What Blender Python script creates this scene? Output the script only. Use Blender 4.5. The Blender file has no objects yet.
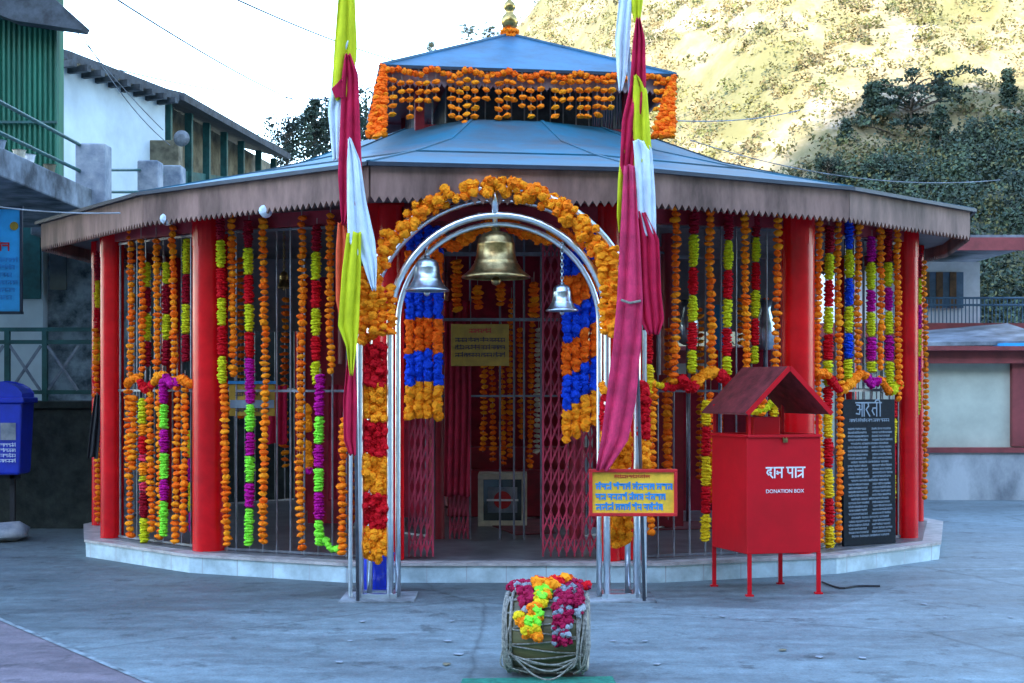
import bpy, math, random
from mathutils import Vector, Matrix
random.seed(7)
R = math.radians
sc = bpy.context.scene
COL = sc.collection

# ------------------------------------------------------------------ camera, sky, sun, exposure
F, HY, CH = 1400.0, 385.0, 1.6           # focal length in pixels, horizon row, eye height
cam = bpy.data.cameras.new('camera'); camo = bpy.data.objects.new('camera', cam); COL.objects.link(camo)
camo.location = (0, 0, CH); camo.rotation_euler = (R(90), 0, 0)
cam.sensor_width = 36; cam.lens = F / 1024 * 36; cam.shift_y = (HY - 341.5) / 1024
cam.clip_end = 2000; cam.clip_start = 0.1
sc.camera = camo
SUN_EL, SUN_AZ = 21, 14                  # behind the camera, a little to the left
w = bpy.data.worlds.new('World'); sc.world = w; w.use_nodes = True
nt = w.node_tree; bg = nt.nodes['Background']
sky = nt.nodes.new('ShaderNodeTexSky'); sky.sky_type = 'NISHITA'; sky.sun_disc = False
sky.sun_elevation = R(SUN_EL); sky.sun_rotation = R(180 + SUN_AZ)
sky.air_density = 1.0; sky.dust_density = 0.4; sky.ozone_density = 1.6
nt.links.new(sky.outputs[0], bg.inputs[0]); bg.inputs[1].default_value = 0.15
sl = bpy.data.lights.new('sun', 'SUN'); sl.energy = 2.0; sl.angle = R(0.5); sl.color = (1, .93, .8)
so = bpy.data.objects.new('sun', sl); COL.objects.link(so)
sd = Vector((-math.sin(R(SUN_AZ)) * math.cos(R(SUN_EL)), -math.cos(R(SUN_AZ)) * math.cos(R(SUN_EL)), math.sin(R(SUN_EL))))
so.rotation_euler = sd.to_track_quat('Z', 'Y').to_euler()
so.location = (-10, -30, 40)
sc.view_settings.view_transform = 'Standard'; sc.view_settings.look = 'None'
sc.view_settings.gamma = 1; sc.view_settings.exposure = 3.38

# ------------------------------------------------------------------ helpers
def at(x, y, D):
    return Vector(((x - 512) / F * D, D, CH + (HY - y) / F * D))
def gx(x, D): return (x - 512) / F * D
def gz(y, D): return CH + (HY - y) / F * D

def mat(name, col, rough=.6, metal=0, var=.12, scale=6, bump=.0, bscale=40, col2=None, coat=0, trans=0, stretch=None, spec=None):
    m = bpy.data.materials.new(name); m.use_nodes = True
    n = m.node_tree; b = n.nodes['Principled BSDF']
    b.inputs['Roughness'].default_value = rough; b.inputs['Metallic'].default_value = metal
    if spec is not None: b.inputs['Specular IOR Level'].default_value = spec
    if coat: b.inputs['Coat Weight'].default_value = coat; b.inputs['Coat Roughness'].default_value = .2
    tc = n.nodes.new('ShaderNodeTexCoord'); mp = n.nodes.new('ShaderNodeMapping')
    n.links.new(tc.outputs['Object'], mp.inputs[0])
    if stretch: mp.inputs['Scale'].default_value = stretch
    no = n.nodes.new('ShaderNodeTexNoise'); no.inputs['Scale'].default_value = scale; no.inputs['Detail'].default_value = 6
    no.inputs['Roughness'].default_value = .65
    n.links.new(mp.outputs[0], no.inputs[0])
    cr = n.nodes.new('ShaderNodeValToRGB')
    c2 = col2 or tuple(max(0, c * (1 - 2.2 * var)) for c in col)
    c1 = col if col2 else tuple(min(1, c * (1 + var)) for c in col)
    cr.color_ramp.elements[0].position = .35; cr.color_ramp.elements[1].position = .65
    cr.color_ramp.elements[0].color = (*c2, 1); cr.color_ramp.elements[1].color = (*c1, 1)
    n.links.new(no.outputs[0], cr.inputs[0]); n.links.new(cr.outputs[0], b.inputs['Base Color'])
    if bump:
        n2 = n.nodes.new('ShaderNodeTexNoise'); n2.inputs['Scale'].default_value = bscale; n2.inputs['Detail'].default_value = 5
        n.links.new(mp.outputs[0], n2.inputs[0])
        bm = n.nodes.new('ShaderNodeBump'); bm.inputs['Strength'].default_value = bump; bm.inputs['Distance'].default_value = .02
        n.links.new(n2.outputs[0], bm.inputs['Height']); n.links.new(bm.outputs[0], b.inputs['Normal'])
    return m

M = dict(
 concrete=None,
 red=mat('red_gloss_paint', (.62, .003, .007), .26, var=.12, scale=3, spec=.3, bump=.05, bscale=14),
 redbox=mat('red_box_paint', (.60, .003, .012), .45, scale=2.2, col2=(.46, .004, .010), spec=.25, bump=.06, bscale=10),
 maroon=mat('maroon_paint', (.30, .006, .018), .5, var=.2, scale=4),
 maroonroof=mat('maroon_sheet', (.17, .025, .03), .6, var=.25, scale=10, bump=.1),
 gate=mat('gate_paint', (.38, .02, .05), .45, var=.2),
 cloth_maroon=mat('maroon_cloth', (.36, .008, .03), .9, var=.2),
 steel=mat('stainless_steel', (.86, .90, .93), .28, 1, var=.05, scale=20),
 rod=mat('grey_rod', (.20, .20, .23), .4, .7, var=.15, scale=10),
 marble=mat('pale_tile', (.46, .58, .62), .35, var=.15, scale=4, bump=.05),
 lip=mat('plinth_lip', (.42, .38, .37), .4, var=.2, scale=6),
 floor=mat('temple_floor', (.14, .135, .14), .35, var=.25, scale=4),
 carpet=mat('red_carpet', (.16, .015, .02), .95, var=.2),
 fascia=mat('fascia_sheet', (.27, .155, .125), .6, spec=.2, var=.28, scale=3, bump=.1, bscale=12, stretch=(1, 1, .3)),
 fasciatop=mat('fascia_mauve', (.36, .25, .27), .55, var=.18, scale=5, bump=.1, bscale=12),
 ceiling=mat('ceiling_sheet', (.16, .145, .15), .6, var=.15, scale=2),
 roof=mat('roof_sheet', (.010, .13, .20), .55, .0, scale=1.6, spec=.3, col2=(.065, .082, .095), bump=.12, bscale=6),
 roofblue=mat('roof_blue_sheet', (.006, .105, .20), .5, .0, var=.18, scale=2.5, bump=.1, bscale=6),
 darktrim=mat('dark_trim', (.03, .04, .06), .5, .3),
 brass=mat('brass', (.40, .28, .12), .30, 1, var=.25, scale=14, bump=.05),
 gold=mat('gilded_metal', (.55, .36, .12), .28, 1, var=.3, scale=14),
 bluesteel=mat('bell_steel', (.50, .58, .66), .3, 1, var=.15, scale=14),
 orange=mat('marigold_orange', (1.0, .22, .010), .8, spec=.1, var=.11, scale=45),
 deep=mat('marigold_deep', (.95, .14, .008), .8, spec=.1, var=.11, scale=45),
 bright=mat('marigold_yellow_orange', (1.0, .30, .012), .8, spec=.1, var=.11, scale=40),
 lime=mat('lime_petals', (.60, .60, .015), .75, spec=.1, var=.11, scale=40),
 green=mat('neon_green_petals', (.25, .80, .05), .75, spec=.1, var=.11, scale=40),
 yellow=mat('yellow_petals', (.80, .55, .015), .75, spec=.1, var=.11, scale=40),
 fred=mat('red_petals', (.60, .006, .014), .75, spec=.1, var=.11, scale=40),
 crimson=mat('crimson_petals', (.30, .006, .02), .75, spec=.1, var=.11, scale=40),
 magenta=mat('magenta_petals', (.46, .006, .24), .75, spec=.1, var=.11, scale=40),
 rose=mat('rose_petals', (.34, .01, .055), .75, spec=.1, var=.11, scale=60),
 pink=mat('pink_petals', (.75, .04, .10), .75, spec=.1, var=.11, scale=40),
 blue=mat('blue_petals', (.008, .06, .60), .7, spec=.1, var=.11, scale=40),
 thread=mat('thread', (.35, .3, .25), .9),
 fl_yellow=mat('flag_yellow', (.58, .60, .02), .85, spec=.15, var=.06, scale=8, bump=.2, bscale=90),
 fl_white=mat('flag_white', (.66, .76, .84), .85, spec=.15, var=.06, scale=8, bump=.2, bscale=90),
 fl_red=mat('flag_crimson', (.52, .015, .06), .85, spec=.15, var=.12, scale=8, bump=.2, bscale=90),
 fl_orange=mat('flag_orange', (.70, .10, .04), .85, spec=.15, var=.12, scale=8),
 signyellow=mat('sign_yellow', (.85, .48, .03), .5, var=.1, scale=10),
 noticeyellow=mat('notice_yellow', (.38, .22, .015), .5, var=.12, scale=10),
 signred=mat('sign_red', (.55, .01, .012), .5),
 signblue=mat('sign_blue_paint', (.03, .24, .55), .5),
 skysign=mat('board_blue', (.03, .36, .72), .45, var=.08, scale=4),
 inkdark=mat('ink_dark', (.03, .02, .05), .6),
 white=mat('white_paint', (.80, .80, .80), .5, var=.05),
 ivory=mat('ivory_paint', (.60, .52, .38), .5, var=.15),
 engraved=mat('engraved_white', (.22, .28, .34), .6, var=.1),
 granite=mat('black_granite', (.005, .009, .015), .6, spec=.15, var=.2, scale=40),
 binblue=mat('bin_blue_plastic', (.008, .03, .50), .3, var=.08, coat=.3),
 black=mat('black_matte', (.012, .012, .016), .7),
 wood=mat('drum_wood', (.15, .13, .055), .45, var=.25, scale=6, stretch=(.3, 3, 3)),
 skin=mat('drum_hide', (.42, .36, .26), .7, var=.2),
 rope=mat('rope', (.30, .28, .24), .9, var=.25, scale=60, bump=.5, bscale=200),
 mat_green=mat('green_mat', (.01, .17, .11), .95, var=.2, scale=30),
 glass=mat('dark_glass', (.05, .06, .07), .08),
 greenwall=mat('green_sheet', (.012, .12, .07), .6, .0, var=.3, scale=1.5, stretch=(1, 1, .25)),
 greenrail=mat('green_rail', (.02, .10, .09), .5, var=.2),
 whitewash=mat('whitewash', (.62, .70, .72), .9, var=.0, scale=.9, col2=(.46, .52, .54), bump=.4, bscale=3),
 cream=mat('cream_wall', (.52, .56, .46), .85, var=.08, scale=2),
 redtrim=mat('red_trim', (.26, .05, .05), .6, var=.15, scale=3),
 stained=mat('stained_plaster', (.50, .53, .54), .9, scale=1.3, col2=(.16, .18, .2), bump=.3, bscale=8, stretch=(1, 1, .6)),
 slab=mat('slab_concrete', (.22, .24, .26), .9, var=.35, scale=2, bump=.3, bscale=10),
 pillar=mat('pillar_concrete', (.36, .38, .40), .9, scale=4, col2=(.14, .17, .22), bump=.3, bscale=12),
 darkroof=mat('slate_dark', (.05, .06, .07), .7, var=.3),
 woodbrown=mat('brown_wood', (.20, .10, .04), .7, var=.3, scale=4),
 ochre=mat('ochre_wall', (.22, .18, .11), .8, var=.3, scale=3),
 teal=mat('teal_shutter', (.01, .10, .10), .6, var=.2),
 tin=mat('tin_sheet', (.20, .22, .25), .55, .2, var=.3, scale=2),
 bark=mat('bark', (.10, .075, .05), .9, var=.3),
 leafdark=mat('foliage_dark', (.028, .055, .035), .8, var=.35, scale=.6),
 leafmid=mat('foliage_mid', (.05, .08, .04), .8, var=.35, scale=.6),
 leafolive=mat('foliage_olive', (.12, .115, .035), .8, var=.3, scale=.3),
 leafdry=mat('foliage_dry', (.18, .14, .06), .8, var=.3, scale=.3),
)

M['stone'] = mat('rubble_stone', (.034, .042, .036), .95, scale=5, col2=(.008, .012, .011), bump=1, bscale=7)

def _norm(n, sock, a, b):
    r = n.nodes.new('ShaderNodeMapRange'); r.inputs['From Min'].default_value = a; r.inputs['From Max'].default_value = b
    n.links.new(sock, r.inputs[0]); return r.outputs[0]
def ground_material(name, base, dark, crack=True):
    m = bpy.data.materials.new(name); m.use_nodes = True
    n = m.node_tree; b = n.nodes['Principled BSDF']; b.inputs['Roughness'].default_value = .62
    L = n.links.new
    tc = n.nodes.new('ShaderNodeTexCoord')
    def noise(s, det, rough=.6, st=None):
        k = n.nodes.new('ShaderNodeTexNoise'); k.inputs['Scale'].default_value = s; k.inputs['Detail'].default_value = det
        k.inputs['Roughness'].default_value = rough
        mp = n.nodes.new('ShaderNodeMapping'); L(tc.outputs['Object'], mp.inputs[0])
        if st: mp.inputs['Scale'].default_value = st
        L(mp.outputs[0], k.inputs[0]); return k
    big = noise(.45, 5, .6, (1, 1.6, 1)); fine = noise(9, 8, .75); streak = noise(1.6, 6, .7, (.6, 2.6, 1))
    r1 = n.nodes.new('ShaderNodeValToRGB'); r1.color_ramp.elements[0].position = .38; r1.color_ramp.elements[1].position = .62
    r1.color_ramp.elements[0].color = (*dark, 1); r1.color_ramp.elements[1].color = (*base, 1); L(big.outputs[0], r1.inputs[0])
    def mult(a, k, lo, hi, p0=.3, p1=.7):
        r = n.nodes.new('ShaderNodeValToRGB'); r.color_ramp.elements[0].position = p0; r.color_ramp.elements[1].position = p1
        r.color_ramp.elements[0].color = (lo, lo, lo, 1); r.color_ramp.elements[1].color = (hi, hi, hi, 1); L(k.outputs[0], r.inputs[0])
        x = n.nodes.new('ShaderNodeMix'); x.data_type = 'RGBA'; x.blend_type = 'MULTIPLY'; x.inputs[0].default_value = 1
        L(a, x.inputs[6]); L(r.outputs[0], x.inputs[7]); return x.outputs[2]
    c = mult(r1.outputs[0], fine, .66, 1.2); c = mult(c, streak, .62, 1.18)
    spk = noise(60, 3, .8); c = mult(c, spk, .80, 1.12, .35, .62)
    pat = n.nodes.new('ShaderNodeTexVoronoi'); pat.inputs['Scale'].default_value = .55; mpv = n.nodes.new('ShaderNodeMapping'); mpv.inputs['Rotation'].default_value = (0, 0, .5); mpv.inputs['Scale'].default_value = (.7, 1.5, 1)
    wn = noise(1.1, 5); mw = n.nodes.new('ShaderNodeMix'); mw.data_type = 'RGBA'; mw.inputs[0].default_value = .22
    L(tc.outputs['Object'], mpv.inputs[0]); L(mpv.outputs[0], mw.inputs[6]); L(wn.outputs[1], mw.inputs[7]); L(mw.outputs[2], pat.inputs[0])
    sp = n.nodes.new('ShaderNodeSeparateXYZ'); L(pat.outputs['Color'], sp.inputs[0])
    c = mult(c, type('o', (), {'outputs': [sp.outputs[0]]})(), .84, 1.06, .1, .9)
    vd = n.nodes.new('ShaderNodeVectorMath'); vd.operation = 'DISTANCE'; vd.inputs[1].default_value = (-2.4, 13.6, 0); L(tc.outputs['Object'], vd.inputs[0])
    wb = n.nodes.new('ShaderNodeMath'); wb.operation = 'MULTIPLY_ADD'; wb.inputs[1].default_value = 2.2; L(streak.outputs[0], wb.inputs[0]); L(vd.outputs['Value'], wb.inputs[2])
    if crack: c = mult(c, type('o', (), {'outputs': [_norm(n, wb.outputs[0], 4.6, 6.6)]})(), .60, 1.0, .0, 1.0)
    stn = noise(3.2, 7, .72); c = mult(c, stn, .55, 1.0, .36, .44)
    if crack:
        v = n.nodes.new('ShaderNodeTexVoronoi'); v.feature = 'DISTANCE_TO_EDGE'; v.inputs['Scale'].default_value = .33
        wv = noise(1.5, 4); mx = n.nodes.new('ShaderNodeMix'); mx.data_type = 'RGBA'; mx.inputs[0].default_value = .12
        L(tc.outputs['Object'], mx.inputs[6]); L(wv.outputs[1], mx.inputs[7]); L(mx.outputs[2], v.inputs[0])
        c = mult(c, type('o', (), {'outputs': [v.outputs[0]]})(), .62, 1, .0, .006)
    L(c, b.inputs['Base Color'])
    bm = n.nodes.new('ShaderNodeBump'); bm.inputs['Strength'].default_value = .3; bm.inputs['Distance'].default_value = .01
    L(fine.outputs[0], bm.inputs['Height']); L(bm.outputs[0], b.inputs['Normal'])
    rr = n.nodes.new('ShaderNodeMapRange'); rr.inputs['To Min'].default_value = .42; rr.inputs['To Max'].default_value = .8
    L(streak.outputs[0], rr.inputs[0]); L(rr.outputs[0], b.inputs['Roughness'])
    return m
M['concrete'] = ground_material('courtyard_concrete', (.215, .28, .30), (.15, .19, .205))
M['redpaving'] = ground_material('reddish_paving', (.21, .17, .19), (.16, .12, .14), False)
M['lime_line'] = mat('pale_line', (.21, .25, .27), .8, var=.3, scale=6)

class MB:
    def __init__(s): s.v = []; s.f = []; s.mi = []; s.sm = []; s.cur = 0; s.smooth = False
    def add(s, vs, fs):
        o = len(s.v); s.v += [tuple(q) for q in vs]
        for f in fs: s.f.append([i + o for i in f]); s.mi.append(s.cur); s.sm.append(s.smooth)
    def box(s, c, d, rot=0, M4=None):
        hx, hy, hz = d[0] / 2, d[1] / 2, d[2] / 2
        p = [Vector((sx * hx, sy * hy, sz * hz)) for sz in (-1, 1) for sy in (-1, 1) for sx in (-1, 1)]
        rm = Matrix.Rotation(rot, 3, 'Z') if M4 is None else M4
        p = [rm @ q + Vector(c) for q in p]
        s.add(p, [(0, 2, 3, 1), (4, 5, 7, 6), (0, 1, 5, 4), (2, 6, 7, 3), (0, 4, 6, 2), (1, 3, 7, 5)])
    def beam(s, a, b, wdt, hgt):
        a, b = Vector(a), Vector(b); d = b - a; q = d.to_track_quat('X', 'Z').to_matrix()
        s.box((a + b) / 2, (d.length, wdt, hgt), M4=q)
    def prism(s, poly, z0, z1):
        n = len(poly)
        s.add([(x, y, z0) for x, y in poly] + [(x, y, z1) for x, y in poly],
              [list(range(n))[::-1], [n + i for i in range(n)]] + [(i, (i + 1) % n, n + (i + 1) % n, n + i) for i in range(n)])
    def lathe(s, prof, c, n=20, axis='Z', caps=True):
        vs = []; fs = []; k = len(prof)
        for i in range(n):
            a = 2 * math.pi * i / n
            for r, z in prof:
                p = (r * math.cos(a), r * math.sin(a), z)
                if axis == 'X': p = (p[2], p[0], p[1])
                elif axis == 'Y': p = (p[0], p[2], p[1])
                vs.append((p[0] + c[0], p[1] + c[1], p[2] + c[2]))
        for i in range(n):
            j = (i + 1) % n
            for q in range(k - 1): fs.append((i * k + q, j * k + q, j * k + q + 1, i * k + q + 1))
        if caps:
            fs.append([i * k for i in range(n)][::-1]); fs.append([i * k + k - 1 for i in range(n)])
        s.add(vs, fs)
    def tube(s, pts, r, n=8, closed=False):
        pts = [Vector(p) for p in pts]; vs = []; fs = []; N = len(pts)
        up = None
        for i, p in enumerate(pts):
            if closed: t = pts[(i + 1) % N] - pts[i - 1]
            else: t = pts[min(i + 1, N - 1)] - pts[max(i - 1, 0)]
            t.normalize()
            if up is None:
                up = Vector((0, 0, 1)) if abs(t.z) < .9 else Vector((0, 1, 0))
            u = (up - up.dot(t) * t)
            u = u.normalized() if u.length > 1e-5 else Vector((1, 0, 0)); up = u
            v = t.cross(u)
            rr = r[i] if isinstance(r, (list, tuple)) else r
            for k in range(n):
                a = 2 * math.pi * k / n; vs.append(p + rr * (math.cos(a) * u + math.sin(a) * v))
        for i in range(N if closed else N - 1):
            j = (i + 1) % N
            for k in range(n): fs.append((i * n + k, i * n + (k + 1) % n, j * n + (k + 1) % n, j * n + k))
        if not closed: fs.append(list(range(n))[::-1]); fs.append([(N - 1) * n + k for k in range(n)])
        s.add(vs, fs)
    def bead(s, c, r, h, n=9, jit=.16, tilt=.15):
        """a ruffled flower head threaded on a string: flattened, notched rim"""
        c = Vector(c); rn = random.uniform
        q = Matrix.Rotation(rn(-tilt, tilt), 3, 'X') @ Matrix.Rotation(rn(-tilt, tilt), 3, 'Y')
        vs = [c + q @ Vector((0, 0, h))]
        ph = rn(0, 6.28)
        for rad, z in ((.62, .75), (1, .3), (1.0, -.25), (.6, -.75)):
            for k in range(n):
                a = ph + 2 * math.pi * k / n
                rr = r * rad * (1 + rn(-jit, jit)); vs.append(c + q @ Vector((rr * math.cos(a), rr * math.sin(a), h * z * (1 + rn(-.35, .35)))))
        vs.append(c + q @ Vector((0, 0, -h))); e = len(vs) - 1; fs = []
        for k in range(n):
            j = (k + 1) % n
            fs.append((0, 1 + k, 1 + j))
            for g in range(3): fs.append((1 + g * n + k, 1 + (g + 1) * n + k, 1 + (g + 1) * n + j, 1 + g * n + j))
            fs.append((1 + 3 * n + k, e, 1 + 3 * n + j))
        s.add(vs, fs)
    def blossom(s, c, r):
        """a loose round marigold: petals as small tilted quads over a core"""
        c = Vector(c)
        s.bead(c, r * .95, r * .85, 9, .2, .8)
        for _ in range(9):
            d = Vector((random.gauss(0, 1), random.gauss(0, 1), random.gauss(0, 1))).normalized()
            t = d.cross(Vector((random.gauss(0, 1), random.gauss(0, 1), random.gauss(0, 1)))).normalized(); b = d.cross(t)
            p = c + d * r * .72; q = c + d * r * random.uniform(.95, 1.15)
            wd = r * .38
            s.add([p - t * wd, p + t * wd, q + t * wd * .8 + b * wd * .5, q - t * wd * .8 + b * wd * .5], [(0, 1, 2, 3)])
    def leafball(s, c, rad, n, sz, squash=.8):
        c = Vector(c)
        for _ in range(n):
            d = Vector((random.gauss(0, 1), random.gauss(0, 1), random.gauss(0, 1))).normalized() * rad * random.uniform(.45, 1.05)
            d.z *= squash; p = c + d
            a = Vector((random.gauss(0, 1), random.gauss(0, 1), random.gauss(0, .7))).normalized(); b = a.cross(Vector((random.gauss(0, 1), random.gauss(0, 1), random.gauss(0, 1)))).normalized()
            k = sz * random.uniform(.6, 1.3)
            s.add([p - a * k - b * k * .5, p + a * k * .2 - b * k * .6, p + a * k + b * k * .3, p - a * k * .1 + b * k * .7], [(0, 1, 2, 3)])
    def build(s, name, mats, parent=None, smooth=None, bevel=0, solid=0):
        me = bpy.data.meshes.new(name)
        og = Vector((0, 0, 0))
        if parent is None and s.v:
            xs, ys, zs = zip(*s.v); og = Vector(((min(xs) + max(xs)) / 2, (min(ys) + max(ys)) / 2, min(zs)))
        elif parent is not None: og = root_loc(parent)
        me.from_pydata([(x - og.x, y - og.y, z - og.z) for x, y, z in s.v], [], s.f)
        if not isinstance(mats, (list, tuple)): mats = [mats]
        for m in mats: me.materials.append(m)
        me.polygons.foreach_set('material_index', s.mi)
        me.polygons.foreach_set('use_smooth', [True if (smooth or k) else False for k in s.sm])
        me.update()
        o = bpy.data.objects.new(name, me); COL.objects.link(o)
        if parent is not None: o.parent = parent
        else: o.location = og
        if bevel:
            b = o.modifiers.new('bevel', 'BEVEL'); b.width = bevel; b.segments = 2; b.limit_method = 'ANGLE'
        if solid:
            b = o.modifiers.new('thick', 'SOLIDIFY'); b.thickness = solid; b.offset = 0
        return o
def root_loc(p):
    v = Vector((0, 0, 0))
    while p is not None: v = v + p.location; p = p.parent
    return v
def tag(o, label=None, cat=None, group=None, kind=None):
    if label: o['label'] = label
    if cat: o['category'] = cat
    if group: o['group'] = group
    if kind: o['kind'] = kind
    return o
def thing(name, loc, label, cat, group=None):
    o = bpy.data.objects.new(name, None); o.empty_display_size = .1; COL.objects.link(o); o.location = loc
    return tag(o, label, cat, group)

def scrub_text(mb, o, ux, uz, wdt, hgt, words, rng, nrm=(0, -1, 0), th=.004, head=True, bold=.16):
    """an illegible row of Devanagari-like writing: a headline with stems and bowls under it"""
    o, ux, uz, nrm = Vector(o), Vector(ux), Vector(uz), Vector(nrm)
    def rect(x0, x1, z0, z1):
        p = [o + ux * x + uz * z for x, z in ((x0, z0), (x1, z0), (x1, z1), (x0, z1))]
        q = [k + nrm * th for k in p]
        mb.add(p + q, [(0, 1, 2, 3), (4, 5, 6, 7), (0, 1, 5, 4), (1, 2, 6, 5), (2, 3, 7, 6), (3, 0, 4, 7)])
    tot = [rng.uniform(.6, 1.4) for _ in range(words)]; gap = wdt * .02
    k = (wdt - gap * (words - 1)) / sum(tot); x = 0
    st = hgt * bold
    for t in tot:
        ww = t * k
        if head: rect(x, x + ww, hgt - st, hgt)
        n = max(1, int(ww / (hgt * .75)))
        for i in range(n):
            a = x + ww * i / n; b = x + ww * (i + 1) / n
            rect(b - st, b, 0, hgt - st)
            zz = rng.uniform(.2, .6) * hgt
            rect(a + st * .6, b - st, zz, zz + st)
            if rng.random() < .6: rect(a + st * .6, a + st * 1.6, zz * .2, zz)
            if rng.random() < .25: rect(b - st * 1.3, b, hgt, hgt * 1.25)
        x += ww + gap

def font_mesh(name, body, size, mtl, parent, o, ux, uz, extr=.003, align='LEFT'):
    cu = bpy.data.curves.new(name, 'FONT'); cu.body = body; cu.size = size; cu.extrude = extr; cu.align_x = align
    t = bpy.data.objects.new('tmp', cu); COL.objects.link(t)
    bpy.context.view_layer.update()
    me = bpy.data.meshes.new_from_object(t.evaluated_get(bpy.context.evaluated_depsgraph_get()))
    bpy.data.objects.remove(t)
    ux, uz = Vector(ux).normalized(), Vector(uz).normalized(); nz = ux.cross(uz)
    me.transform(Matrix(((ux.x, uz.x, nz.x, o[0]), (ux.y, uz.y, nz.y, o[1]), (ux.z, uz.z, nz.z, o[2]), (0, 0, 0, 1))))
    if parent is not None: me.transform(Matrix.Translation(-root_loc(parent)))
    me.materials.clear(); me.materials.append(mtl)
    ob = bpy.data.objects.new(name, me); COL.objects.link(ob); ob.parent = parent
    return ob

# ------------------------------------------------------------------ ground and terrain
g = MB(); g.add([(-500, -400, 0), (500, -400, 0), (500, 600, 0), (-500, 600, 0)], [(0, 1, 2, 3)])
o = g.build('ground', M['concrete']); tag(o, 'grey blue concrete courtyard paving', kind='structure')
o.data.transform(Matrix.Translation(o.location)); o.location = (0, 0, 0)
def gp(x, y, z=0): D = F * (CH - z) / (y - HY); return Vector((gx(x, D), D, z))
g = MB(); pl = [gp(-260, 560), gp(-5, 618), gp(150, 684), gp(260, 760), gp(-700, 760)]
g.add([(p.x, p.y, .004) for p in pl], [range(len(pl))]); tag(g.build('paved_strip', M['redpaving']), kind='structure')
g = MB()
for i in range(3):
    a, b = pl[i], pl[i + 1]; d = (b - a).normalized(); n_ = Vector((-d.y, d.x, 0)) * .018
    g.add([(p.x, p.y, .008) for p in (a - n_, b - n_, b + n_, a + n_)], [(0, 1, 2, 3)])
tag(g.build('paved_edge', M['lime_line']), kind='structure')

def lerp_tab(t, x):
    if x <= t[0][0]: return t[0][1]
    for (a, b), (c, d) in zip(t, t[1:]):
        if x <= c:
            k = (x - a) / (c - a); k = k * k * (3 - 2 * k); return b + (d - b) * k
    return t[-1][1]
import mathutils.noise as mn
RIDGE = [(-90, 6), (-48, 12), (-32, 22), (-20, 33), (-9, 40), (0, 44.5), (6, 50), (16, 62), (40, 84), (80, 105), (200, 120)]
def hill_z(x, y):
    r = lerp_tab(RIDGE, x * 180 / max(y, 120) if y < 180 else x)
    t = max(0, min(1, (y - 70) / 112)); z = r * (t ** 1.05) if y < 182 else r * (1 + (y - 182) * .004)
    n = mn.noise(Vector((x * .03, y * .03, 0))) * 6 + mn.noise(Vector((x * .1, y * .1, 3))) * 2.6 + mn.noise(Vector((x * .35, y * .35, 5))) * .8
    return z + n * min(1, t * 2.5) - .3
def grid(name, xs, ys, fz, mtl):
    g = MB(); g.smooth = True; nx = len(xs)
    g.add([(x, y, fz(x, y)) for y in ys for x in xs], [(j * nx + i, j * nx + i + 1, (j + 1) * nx + i + 1, (j + 1) * nx + i) for j in range(len(ys) - 1) for i in range(nx - 1)])
    return g.build(name, mtl)
def hillside_material():
    m = mat('dry_hillside', (.27, .21, .12), .95, scale=.45, col2=(.17, .135, .06), bump=.8, bscale=.8)
    n = m.node_tree; b = n.nodes['Principled BSDF']; src = b.inputs['Base Color'].links[0].from_socket
    tc = [k for k in n.nodes if k.bl_idname == 'ShaderNodeTexCoord'][0]
    def layer(src, scale, lo, hi, col, st=(1, 1, 1)):
        mp = n.nodes.new('ShaderNodeMapping'); mp.inputs['Scale'].default_value = st; n.links.new(tc.outputs['Object'], mp.inputs[0])
        k = n.nodes.new('ShaderNodeTexNoise'); k.inputs['Scale'].default_value = scale; k.inputs['Detail'].default_value = 8; k.inputs['Roughness'].default_value = .7
        n.links.new(mp.outputs[0], k.inputs[0]); r = n.nodes.new('ShaderNodeMapRange'); r.inputs['From Min'].default_value = lo; r.inputs['From Max'].default_value = hi
        n.links.new(k.outputs[0], r.inputs[0]); x = n.nodes.new('ShaderNodeMix'); x.data_type = 'RGBA'; n.links.new(r.outputs[0], x.inputs[0]); n.links.new(src, x.inputs[6]); x.inputs[7].default_value = (*col, 1); return x.outputs[2]
    c = layer(src, .06, .46, .60, (.115, .105, .038), (1.6, 1, .7))      # olive cover in drifts down the slope
    c = layer(c, .11, .56, .66, (.33, .27, .20), (1, 1, 1.4))           # bare pale rock
    c = layer(c, .5, .56, .68, (.075, .075, .026))                       # scattered bushes
    n.links.new(c, b.inputs['Base Color']); return m
hm = hillside_material()
hill = grid('hill', [-110 + i * 1.8 for i in range(160)], [70 + j * 1.8 for j in range(76)], hill_z, hm)
tag(hill, 'sunlit dry hillside behind the temple', kind='structure')
# wooded spur in the shade, to the right
def spur_z(x, y):
    c = lerp_tab([(8, -3), (14, 0), (18, 7.5), (20.5, 15), (22, 17), (28, 18.4), (33, 19.4), (37, 20.8), (60, 30), (120, 40)], x * 100 / y)
    t = max(0, 1 - abs(y - 100) / 40) if y < 100 else max(0, 1 - (y - 100) / 26)
    return c * t ** .7 + mn.noise(Vector((x * .12, y * .12, 9))) * 1.2 - 1
spur = grid('hill', [4 + i * 1.6 for i in range(60)], [60 + j * 1.6 for j in range(40)], spur_z, mat('spur_soil', (.06, .06, .035), .95, scale=.2, col2=(.03, .04, .022)))
tag(spur, 'wooded spur in shade at the right', kind='structure')
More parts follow.
